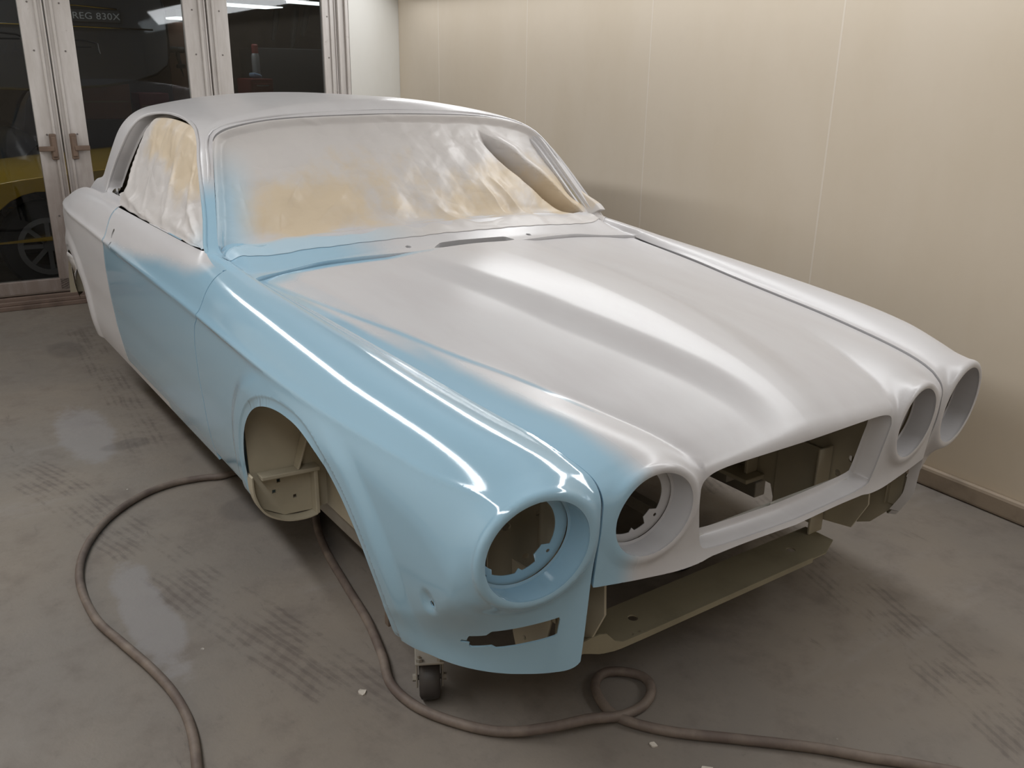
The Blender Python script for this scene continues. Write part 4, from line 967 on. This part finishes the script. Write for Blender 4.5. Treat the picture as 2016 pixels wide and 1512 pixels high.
B().tube([rp(.049, a, c) for a, c in [(2.085, 1.565), (2.03, 1.563), (1.985, 1.553), (1.965, 1.545), (1.963, 1.515), (1.958, 1.49)]], .006, 6).tube([rp(.049, a, c) for a, c in [(2.085, 1.525), (2.0, 1.527)]], .004, 6).make('sticker_outline', STK, d2)
# ceiling luminaires of the workshop
def lamp_mat():
    m = bpy.data.materials.new('lit_diffuser'); m.use_nodes = True; p = m.node_tree.nodes['Principled BSDF']; p.inputs['Emission Color'].default_value = (.95, 1, .97, 1); p.inputs['Emission Strength'].default_value = 3.0; return m
LIT = lamp_mat(); HSG = mat('lamp_housing', srgb(120, 125, 122), .5)
def luminaire(c, ex, ey, lab):
    t = thing('ceiling_light', lab, 'light', (0, 0, 0), 'lit panels in the workshop'); c = np.array(c, float); ex = np.array(ex, float); ey = np.array(ey, float)
    B().obox(c+[0, 0, .03], ex*1.04, ey*1.06, (0, 0, .028)).make('housing', HSG, t, None, .004); B().obox(c, ex*.97, ey*.92, (0, 0, .006)).make('diffuser', LIT, t, None); 
    B().obox(c+[0, 0, .55], (.006, 0, 0), (0, .006, 0), (0, 0, .5)).make('hanger', HSG, t, None)
dl = np.array([.12, -.62, 0.])
luminaire((7.3, -1.30, 1.955), dl*.62, (.16, .03, 0), 'lit ceiling panel at the left end of the right glass door')
luminaire((7.3+.165, -2.14, 2.02), dl*.66, (.16, .03, 0), 'longer lit ceiling panel along the top of the right glass door')
luminaire((7.6, -.98, 1.84), (.02, -.22, 0), (.20, .03, 0), 'short lit panel seen at the top right of the middle glass door')
area('yellow_car_fill_light', (5.9, 1.5, 2.8), 0.25, 1.4, 30, (.95, 1, .97))  # unseen fill lamp, added to brighten the yellow car
# tools and stores
tl = thing('cordless_drill', 'black drill hanging muzzle out beyond the middle glass door', 'drill', (0, 0, 0)); place(tl, (7.42, -.775, 1.535), R_(92))
B().tube([(-.07, 0, .035), (-.06, 0, .036), (.05, 0, .036), (.075, 0, .034), (.10, 0, .032)], [.012, .026, .028, .024, .012], 12).make('drill_body', BLACK, tl); B().tube([(.0, 0, .03), (-.008, 0, -.03), (-.018, 0, -.085)], [.020, .018, .017], 10).make('grip', BLACK, tl); B().obox((-.022, 0, -.10), (.034, 0, 0), (0, .026, 0), (0, 0, .018)).make('battery', BLACK, tl, None, .004); B().tube([(-.022, 0, -.115), (-.032, 0, -.16), (-.038, 0, -.19)], [.008, .006, .002], 8).make('cord', BLACK, tl)
B().tube([(0, .04, .05), (0, -.034, .05)], .005, 8).make('hook', GREYM, tl)
tb = thing('tool_board', 'brown upright tool board behind the hanging black drill', 'board', (0, 0, 0)); place(tb, (7.47, -1.02, 0), R_(-RKD)); B().box(-.015, .015, -.10, .30, .04, 1.80).make('panel', primer('brown_board', srgb(128, 98, 84), .5), tb, None, .003); B().box(-.10, .10, -.08, -.04, 0, .04).make('foot', GREYM, tb, None); B().box(-.10, .10, .24, .28, 0, .04).make('foot', GREYM, tb, None)
RED = mat('red_enamel', srgb(104, 26, 25), .5)
tc = thing('tool_cabinet', 'red tool cabinet on the floor behind the right glass door', 'cabinet', (0, 0, 0)); place(tc, (7.5, -1.46, 0), R_(-5)); B().box(-.25, .25, -.13, .08, .06, 1.34).make('carcass', RED, tc, None, .01)
for i in range(6): k = B().box(-.262, -.25, -.118, .068, .12+i*.2, .30+i*.2).make('drawer', RED, tc, None, .004); B().box(-.275, -.262, -.08, .03, .275+i*.2, .285+i*.2).make('handle', CHR, k, None)
B().box(-.22, .22, -.13, .11, .0, .06).make('plinth', BLACK, tc, None)
ex = thing('spray_can', 'red topped spray can standing on the red tool cabinet', 'can', (0, 0, 0)); place(ex, (7.45, -1.49, 1.34), 0); B().lathe([(0, 0), (.036, 0), (.036, .20), (.028, .22), (0, .22)], (0, 0, 0), (0, 0, 1), 20, False).make('can_body', mat('can_silver', srgb(140, 140, 142), .4, .5), ex, 40); B().lathe([(0, .22), (.030, .22), (.030, .29), (.02, .30), (0, .30)], (0, 0, 0), (0, 0, 1), 20, False).make('cap', RED, ex, 40)
q = B(); q.obox((7.38, -1.455, 1.362), (.05, .01, 0), (0, .04, .01), (0, 0, .022)); tag(q.make('rag', mat('blue_cloth', srgb(120, 140, 165), .9), None, None, .015), 'pale blue rag bundled on the red tool cabinet', 'rag')
# boxes and cabinets by the far wall
def carton(c, sx, sy, sz, col, lab, nm='carton', cat='box'):
    t = thing(nm, lab, cat, (0, 0, 0), 'stores along the workshop wall'); place(t, (c[0], c[1], c[2]), -math.atan(RK)); m = primer(nm+'_board', srgb(*col), .3)
    B().box(-sx/2, sx/2, -sy/2, sy/2, 0, sz).make('carcass', m, t, None, .006); B().box(-sx/2-.003, -sx/2+.01, -sy/2+.02, sy/2-.02, sz*.48, sz*.52).make('tape' if nm == 'carton' else 'drawer_gap', mat('tape', srgb(150, 130, 100), .4) if nm == 'carton' else BLACK, t, None)
carton((7.9, -.42, 0), .6, 1.0, .98, (96, 88, 84), 'grey workbench cabinet behind the middle glass door', 'workbench', 'workbench')
carton((7.9, -.18, .98), .4, .46, .30, (150, 112, 92), 'brown carton on the workbench behind the middle glass door')
carton((7.9, -.62, .98), .35, .26, .22, (130, 70, 70), 'small reddish carton right of the brown one on the workbench')
carton((8.1, -2.0, 0), .55, .70, 1.62, (44, 44, 46), 'tall black cabinet behind the right glass door', 'steel_cabinet', 'cabinet')
for i, (y, L) in enumerate(((-2.02, .34), (-2.22, .40), (-2.34, .28))):
    q = B().tube([(8.18, y, 2.04), (8.19, y+.03, 2.04-L*.5), (8.18, y+.07, 2.04-L)], [.03, .035, .02], 10); tag(q.make('coiled_hose', BLACK, None), ['thick black hose hanging leftmost under the lit panel of the right door', 'long black hose hanging second from left under the lit panel', 'short black hose hanging rightmost under the lit panel'][i], 'hose', 'hoses hanging on the workshop wall')
B().box(8.16, 8.21, -2.45, -1.9, 2.042, 2.055).make('hose_rail', GREYM, None, None); tag(bpy.data.objects['hose_rail'], 'thin steel rail holding hanging hoses in the workshop', 'rail')
